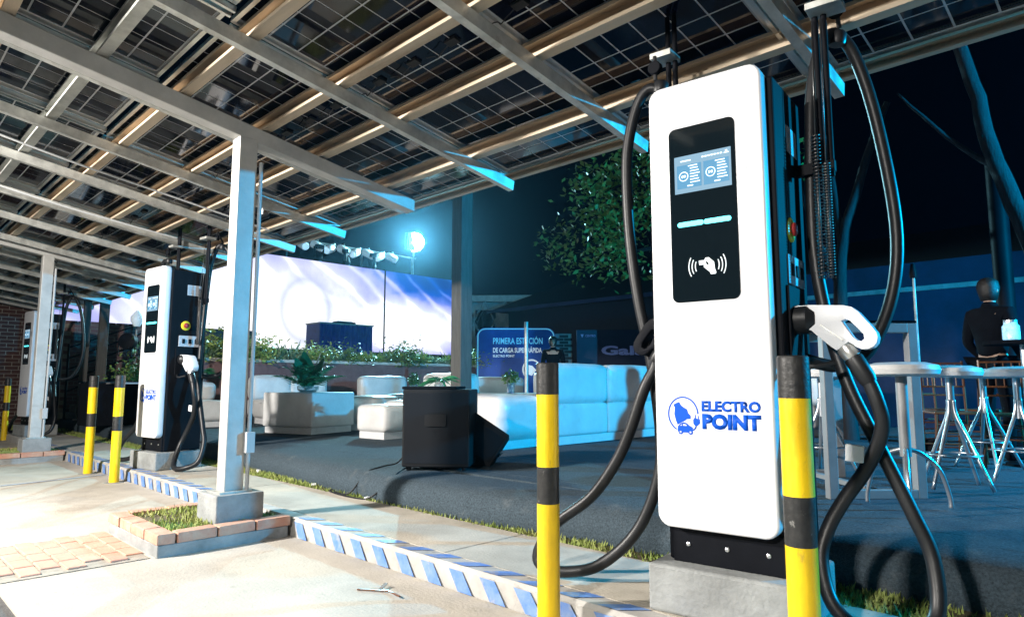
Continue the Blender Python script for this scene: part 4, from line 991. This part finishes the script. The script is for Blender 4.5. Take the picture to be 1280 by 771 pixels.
# brick walls on the left
def brick_wall(name, label, x, y0, y1, z1, m='brick', stuffrows=True):
    t = thing(name, label, 'wall', (x, (y0+y1)/2, 0)); MB().bx(-.2, -.012, y0-(y0+y1)/2, y1-(y0+y1)/2, 0, z1).build('mortar_core', 'mortar', t)
    b = MB(); z = .04; r = 0
    while z < z1-.03:
        y = y0-(y0+y1)/2+(.12 if r % 2 else 0)
        while y < (y1-y0)/2-.1: b.bx(-.05, random.uniform(-.003, .003), y+.006, min(y+.23, (y1-y0)/2), z, z+.068); y += .24
        z += .08; r += 1
    tag(b.build('bricks', m, t), kind='stuff'); return t
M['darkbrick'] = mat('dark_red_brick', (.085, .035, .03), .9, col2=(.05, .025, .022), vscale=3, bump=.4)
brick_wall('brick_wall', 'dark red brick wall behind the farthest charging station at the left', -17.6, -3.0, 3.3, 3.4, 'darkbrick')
brick_wall('brick_wall', 'mauve brick wall with stair rails below the left end of the video wall', -16.5, 3.32, 7.4, 2.32, 'mauve')
for i, (y, l) in enumerate(((3.42, 'tall dark post left of the pair under the canopy end'), (3.72, 'tall dark post right of the pair under the canopy end'))):
    t = thing('canopy_post', l, 'post', (-15.2, y, ST), 0, 'pair of dark posts at the canopy end'); MB().bx(-.06, .06, -.06-.02*i, .06+.02*i, 0, 2.35).build('shaft', 'wood', t, bevel=.005); MB().bx(-.1, .1, -.1, .1, 0, .02).build('base_plate', 'steel', t)
t = thing('stair_railing', 'dark metal stair railing rising right before the brick wall', 'railing', (-15.9, 0, ST))
q = MB()
for k in range(5): q.tube([(0, 3.3, .55+k*.22), (0, 4.7, 1.15+k*.22)], .016, 6)
q.tube([(0, 4.7, 0), (0, 4.7, 2.1)], .022, 6); q.tube([(0, 3.9, 0), (0, 3.9, 1.75)], .018, 6); q.tube([(0, 3.3, 0), (0, 3.3, 1.5)], .022, 6)
q.build('rails', 'black', t, smooth=True)
st_ = MB()
for k in range(7): st_.bx(-.5, -.05, 3.3+k*.2, 3.5+k*.2, 0, .12+k*.15)
tag(st_.build('stair_steps', 'block'), kind='structure'); D.objects['stair_steps'].location = (-15.95, 0, ST)
# round light head on a flight case, hanging lantern
t = thing('stage_light', 'round black stage light on a stand left of the middle charging station', 'stage light', (-13.6, 3.75, ST))
MB().tube([(0, 0, 0), (0, 0, 1.3)], .02, 8).build('stand', 'black', t); MB().lathe([(.12, -.08), (.15, -.04), (.15, .08), (.1, .1)], (0, 0, 1.47), 18, axis=(.7, -.7, .1)).build('head', 'black', t, smooth=True)
q = MB(); q.tube([(-.13, -.13, 1.47), (-.13, -.13, 1.22), (.13, .13, 1.22), (.13, .13, 1.47)], .012, 6); q.build('yoke', 'black', t)
t = thing('hanging_lamp', 'white lamp on an arm glowing before the brick wall left of the middle station', 'lamp', (-13.9, 3.95, ST))
MB().tube([(0, 0, 0), (0, 0, 1.72), (0, .45, 1.74)], .014, 6).build('arm', 'whitep', t); MB().lathe([(.05, 0), (.11, .10), (.11, .18), (.02, .30)], (0, 0, 1.78), 14).build('shade', 'lampwhite', t, smooth=True)
obj('hedge_plant', bm_[1], None, (-13.3, 3.9, ST+.7)); tag(D.objects['hedge_plant'] if False else COL.objects[-1], 'dark green bush just left of the middle charging station', 'plant')
bsh = COL.objects[-1]; bsh.scale = (.8, .8, .9)
t = thing('black_counter', 'long low black cloth covered counter between the two left stations', 'counter', (-13.2, 3.9, ST), R90)
MB().bx(-.9, 1.5, -.3, .3, 0, .72).build('skirt', 'cloth', t, bevel=.01); MB().bx(-.92, 1.52, -.32, .32, .72, .74).build('top', 'blackglass', t)
for i in range(2):
    t = thing('folding_table', ('bare dark folding table left of the black counter', 'bare dark folding table farthest left, near the distant column')[i], 'table', (-12.6-1.5*i, 3.55-.0*i, ST), R90)
    MB().bx(-.3, .3, -.55, .55, .70, .725).build('top', 'frame', t)
    for sx in (-.26, .26):
        for sy in (-.5, .5): MB().tube([(sx, sy, 0), (sx, sy, .7)], .012, 6).build('leg', 'chrome', t)

# ---- signs
def frame_from(A, B, z0, z1):
    A, B = Vector(A), Vector(B); u = (B-A); L = u.length; return A, u.normalized(), L
A, u, L = frame_from((-12.55, 11.40, 0), (-11.15, 12.83, 0), 0, 0)
rz = math.atan2(u.y, u.x)
t = thing('event_sign', 'blue backdrop sign reading PRIMERA ESTACIÓN DE CARGA SUPER RÁPIDA', 'sign', (A.x, A.y, 0), rz)
MB().prism(rrect(0, L, .55, 2.44, .22), (0, .05, 0), (1, 0, 0), (0, 0, 1), (0, -1, 0), .05).build('board', 'signblue', t)
oo = rrect(.03, L-.03, .50, 2.41, .20); 
q = MB()
pp = [(x, -.008, z) for x, z in rrect(.035, L-.035, .60, 2.405, .19)]; q.tube(pp, .016, 5, closed=True); q.build('border', 'signcyan', t)
text('lettering', 'PRIMERA ESTACIÓN', 'signcyan', t, (.42, -.003, 2.02), (1, 0, 0), (0, 0, 1), 1.26, .20, .004, .02)
text('lettering', 'DE CARGA SUPER RÁPIDA', 'signwhite', t, (.42, -.003, 1.80), (1, 0, 0), (0, 0, 1), 1.24, .16, .004, .03)
text('lettering', 'ELECTRO POINT', 'signwhite', t, (.42, -.003, 1.69), (1, 0, 0), (0, 0, 1), .55, .06, .004, .03)
q = MB(); q.tube([(1.40+.22*math.cos(a*PI/12), -.006, 1.38+.24*math.sin(a*PI/12)) for a in range(-1, 16)], .022, 5); q.build('emblem_ring', 'signwhite', t)
MB().prism([(1.28, 1.50), (1.42, 1.47), (1.52, 1.36), (1.40, 1.22), (1.30, 1.26)], (0, -.001, 0), (1, 0, 0), (0, 0, 1), (0, -1, 0), .004).build('emblem', 'signwhite', t)
for x in (.15, L-.15): MB().tube([(x, .04, .3), (x, .04, 2.0)], .02, 6).build('support', 'steel', t)
t = thing('metal_pole', 'short bright blue lit metal pole standing in front of the blue sign', 'pole', (-8.53, 9.0, ST)); MB().tube([(0, 0, 0), (0, 0, 1.85)], .04, 12).build('shaft', 'steel', t, smooth=True)
MB().lathe([(.12, 0), (.12, .01)], n=14).build('foot', 'steel', t)
A, u, L = Vector((-10.75, 13.2, 0)), Vector((1.84, 1.72, 0)).normalized(), 4.2
t = thing('dark_banner', 'wide dark blue banner with the faint word Gaia, left of the near charging station', 'banner', (A.x, A.y, 0), math.atan2(u.y, u.x))
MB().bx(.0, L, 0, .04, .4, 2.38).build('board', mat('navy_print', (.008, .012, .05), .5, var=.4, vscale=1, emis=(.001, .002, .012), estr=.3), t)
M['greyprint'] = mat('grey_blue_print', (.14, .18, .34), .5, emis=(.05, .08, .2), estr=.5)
text('lettering', 'GaIa', 'greyprint', t, (.62, -.001, 1.74), (1, 0, 0), (0, 0, 1), 1.12, .24, .004, .04)
text('lettering', 'CENTRO', 'greyprint', t, (.22, -.001, 2.20), (1, 0, 0), (0, 0, 1), .26, .06, .004, .02)
MB().prism([(.10, 2.27), (.18, 2.27), (.14, 2.18)], (0, -.001, 0), (1, 0, 0), (0, 0, 1), (0, -1, 0), .004).build('emblem', 'greyprint', t)
for x in (.1, L-.1): MB().tube([(x, .06, .3), (x, .06, 2.2)], .02, 6).build('support', 'steel', t)
brick_wall('brick_pier', 'narrow brick pier between the blue sign and the dark banner', 0, 0, .45, 2.3, 'darkbrick')
bp = COL.objects['brick_pier']; bp.location = (-11.15, 13.15, 0); bp.rotation_euler = (0, 0, math.radians(-45))
# right wall with coping and dark building behind
t = thing('garden_wall', 'long blue lit boundary wall with a pale coping behind the stools', 'wall', (0, 12.3, 0))
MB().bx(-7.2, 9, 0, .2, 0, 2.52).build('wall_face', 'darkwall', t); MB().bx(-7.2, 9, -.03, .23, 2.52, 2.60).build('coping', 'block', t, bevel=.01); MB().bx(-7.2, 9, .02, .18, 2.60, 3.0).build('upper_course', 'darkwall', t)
t = thing('dark_hall', 'long dark low building with a faint roof edge behind the tree', 'building', (-14, 17, 0))
MB().bx(-3, 24, 0, 8, 0, 3.6).build('wall', 'roofd', t)
MB().prism([(-.6, 3.6), (8.6, 3.6), (4, 5.2)], (-3.5, 0, 0), (0, 1, 0), (0, 0, 1), (1, 0, 0), 28).build('roof', 'roofd', t); MB().bx(-3.5, 24.5, -.66, -.6, 3.52, 3.64).build('gutter', 'darkwall', t)
t = thing('pale_building', 'small pale lit building corner with a flat roof between post and sign', 'building', (-19, 18.0, 0), math.radians(42))
MB().bx(-1.2, 1.6, 0, 3, 0, 4.2).build('wall', 'paleb', t); MB().bx(-1.6, 2.0, -.3, 3.3, 4.2, 4.45).build('roof', 'coping', t)
MB().bx(-.6, .2, -.02, 0, 2.9, 3.9).build('window', 'blackglass', t)
q = MB()
for a, c in ((-1.0, -.2), (-.2, .6), (.6, 1.4)): q.tube([(a, -.5, 2.6), (c, -.5, 4.2)], .03, 6); q.tube([(c, -.5, 2.6), (a, -.5, 4.2)], .03, 6)
q.build('lattice', 'steel', t)

# ================================================================== TREES
def trunk_mesh(name, paths, par):
    b = MB()
    for pts, r0, r1 in paths:
        p = smooth_path(pts, 6); n_ = len(p); b.tube([q+V(noise.noise(q*3), noise.noise(q*3+V(9, 0, 0)), 0)*.03 for q in p], [r0+(r1-r0)*i/(n_-1) for i in range(n_)], 9)
    return b.build(name, 'bark', par, smooth='all')
def crown(par, blobs, n, size, m, seed=5):
    random.seed(seed); b = MB()
    tot = sum(r**2 for _, r in blobs)
    for c, r in blobs:
        for _ in range(int(n*r*r/tot/6)):
            d = V(random.gauss(0, 1), random.gauss(0, 1), random.gauss(0, 1)).normalized(); p = Vector(c)+d*r*(random.random()**.4)
            if noise.noise(p*1.4) < -.12: continue
            for _ in range(6):
                q = p+V(random.gauss(0, 1), random.gauss(0, 1), random.gauss(0, 1))*.12; dd = V(random.uniform(-1, 1), random.uniform(-1, 1), random.uniform(-.9, .5)).normalized()
                L = size*random.uniform(.6, 1.3); s_ = dd.cross(V(random.uniform(-1, 1), random.uniform(-1, 1), 1)).normalized()*L*.28
                b.quad(q, q+dd*L*.5+s_, q+dd*L, q+dd*L*.5-s_)
    return b.build('crown', m, par, fix=False)
t = thing('tree', 'leafy tree with a dense lit crown above the white sofas, left of the near station', 'tree', (-5.0, 9.6, .1))
trunk_mesh('trunk', [([(0, 0, 0), (.1, 0, 1.5), (.0, .1, 2.8), (-.5, 0, 3.8), (-1.2, -.1, 4.4)], .17, .05), ([(0, .1, 2.6), (.5, .2, 3.6), (.9, .2, 4.6)], .10, .03), ([(-.1, .1, 2.9), (-.9, 0, 3.2), (-2.0, -.2, 3.1)], .07, .015), ([(-.5, 0, 3.8), (-1.6, .1, 3.9), (-2.6, 0, 3.6)], .05, .012)], t)
crown(t, [((-2.9, -.3, 3.45), .42), ((-2.3, -.3, 3.2), .45), ((-2.1, -.2, 4.4), .6), ((-2.2, -.2, 3.9), .65), ((-1.3, -.3, 3.6), .75), ((-1.2, -.1, 4.6), .95), ((-.3, 0, 3.9), .85), ((-.2, 0, 5.0), 1.0), ((-1.6, -.3, 2.95), .35), ((.6, .2, 4.3), .8), ((-.8, -.2, 3.1), .4)], 8500, .12, 'leafA')
t = thing('tree', 'forked bare trunked tree just right of the near charging station', 'tree', (-3.05, 9.2, .1))
trunk_mesh('trunk', [([(.05, 0, 0), (.0, 0, 1.4), (.05, 0, 2.6), (.3, 0, 3.5), (.7, 0, 4.5)], .11, .04), ([(.02, 0, 2.2), (-.3, 0, 3.0), (-.5, .1, 4.0)], .06, .02), ([(.05, 0, 2.7), (.0, 0, 3.6), (-.1, 0, 4.4)], .05, .02)], t)
crown(t, [((.8, 0, 6.6), .9), ((-.3, 0, 6.5), .8), ((.2, .2, 7.1), .9)], 1200, .13, 'leafA', 6)
t = thing('tree', 'leaning bare tree trunk at the far right running up out of the picture', 'tree', (-.7, 9.0, .1))
trunk_mesh('trunk', [([(0.15, 0, 0), (-.05, 0, 1.2), (-.28, 0, 2.4), (-.55, 0, 3.4), (-.75, 0, 4.6), (-1.1, 0, 6)], .13, .06), ([(-.5, 0, 3.3), (-.9, 0, 3.7), (-1.5, 0, 4.5)], .045, .012), ([(-.25, 0, 2.3), (.3, 0, 3.4), (.6, 0, 4.6)], .05, .02)], t)
crown(t, [((-1.2, 0, 6.9), .8)], 900, .13, 'leafA', 8)
t = thing('lamp_pole', 'thin dark pole standing behind the person in black', 'pole', (-1.35, 9.6, ST)); MB().tube([(0, 0, 0), (0, 0, 3.4)], .10, 12).build('shaft', 'black', t, smooth=True); MB().lathe([(.16, 0), (.16, .03)], n=16).build('foot', 'black', t)
t = thing('broom', 'thin pole with a dark knob standing left of the person in black', 'pole', (-1.95, 8.2, ST)); MB().tube([(0, 0, .1), (0, 0, 1.85)], .014, 8).build('handle', 'steel', t, smooth=True); MB().lathe([(.035, 0), (.04, .05), (.02, .16)], (0, 0, 1.85), 10).build('knob', 'black', t, smooth=True); MB().bx(-.15, .15, -.04, .04, 0, .12).build('foot', 'black', t)

# ---- lamp fixtures standing outside the picture, where the beams come from
def fixture(name, label, loc, tgt, m):
    t = thing(name, label, 'lamp', (loc[0], loc[1], 0)); d = (Vector(tgt)-Vector(loc)).normalized()
    MB().lathe([(.0, 0), (.17, .0), (.19, .02), (.12, .16), (.0, .17)], V(0, 0, loc[2])-d*.24, 20, axis=-d).build('housing', 'black', t, smooth=True)
    MB().tube([(0, 0, .0), (0, 0, loc[2]-.2)], .02, 8).build('stand', 'steel', t)
    for k in range(3): a = k*2.09; MB().tube([(0, 0, .7), (.45*math.cos(a), .45*math.sin(a), 0)], .012, 6).build('leg', 'steel', t)
fixture('work_light', 'work light on a tripod beside the road, outside the photo', KEY, (-4.6, 3, 1), 'lens')
fixture('work_light', 'second work light on a tripod behind the photographer, outside the photo', KEY2, (-1.5, 3, .9), 'lens')
fixture('stage_spot', 'cyan stage spot on a tripod right of the stage, outside the photo', CY, (-5.5, 3.6, .9), 'lens')

# ---- thin night haze that the flood lamp glows in
hz = MB().bx(-60, 12, -14.5, 40, -1.1, 8.5).build('haze', 'soil'); tag(hz, kind='stuff')
hm = D.materials.new('haze'); hm.use_nodes = True; n = hm.node_tree.nodes; n.remove(n['Principled BSDF'])
pv = n.new('ShaderNodeVolumePrincipled'); pv.inputs['Color'].default_value = (.35, .72, 1, 1); pv.inputs['Density'].default_value = .0007; pv.inputs['Anisotropy'].default_value = .88
hm.node_tree.links.new(pv.outputs[0], n['Material Output'].inputs['Volume']); hz.data.materials.clear(); hz.data.materials.append(hm)
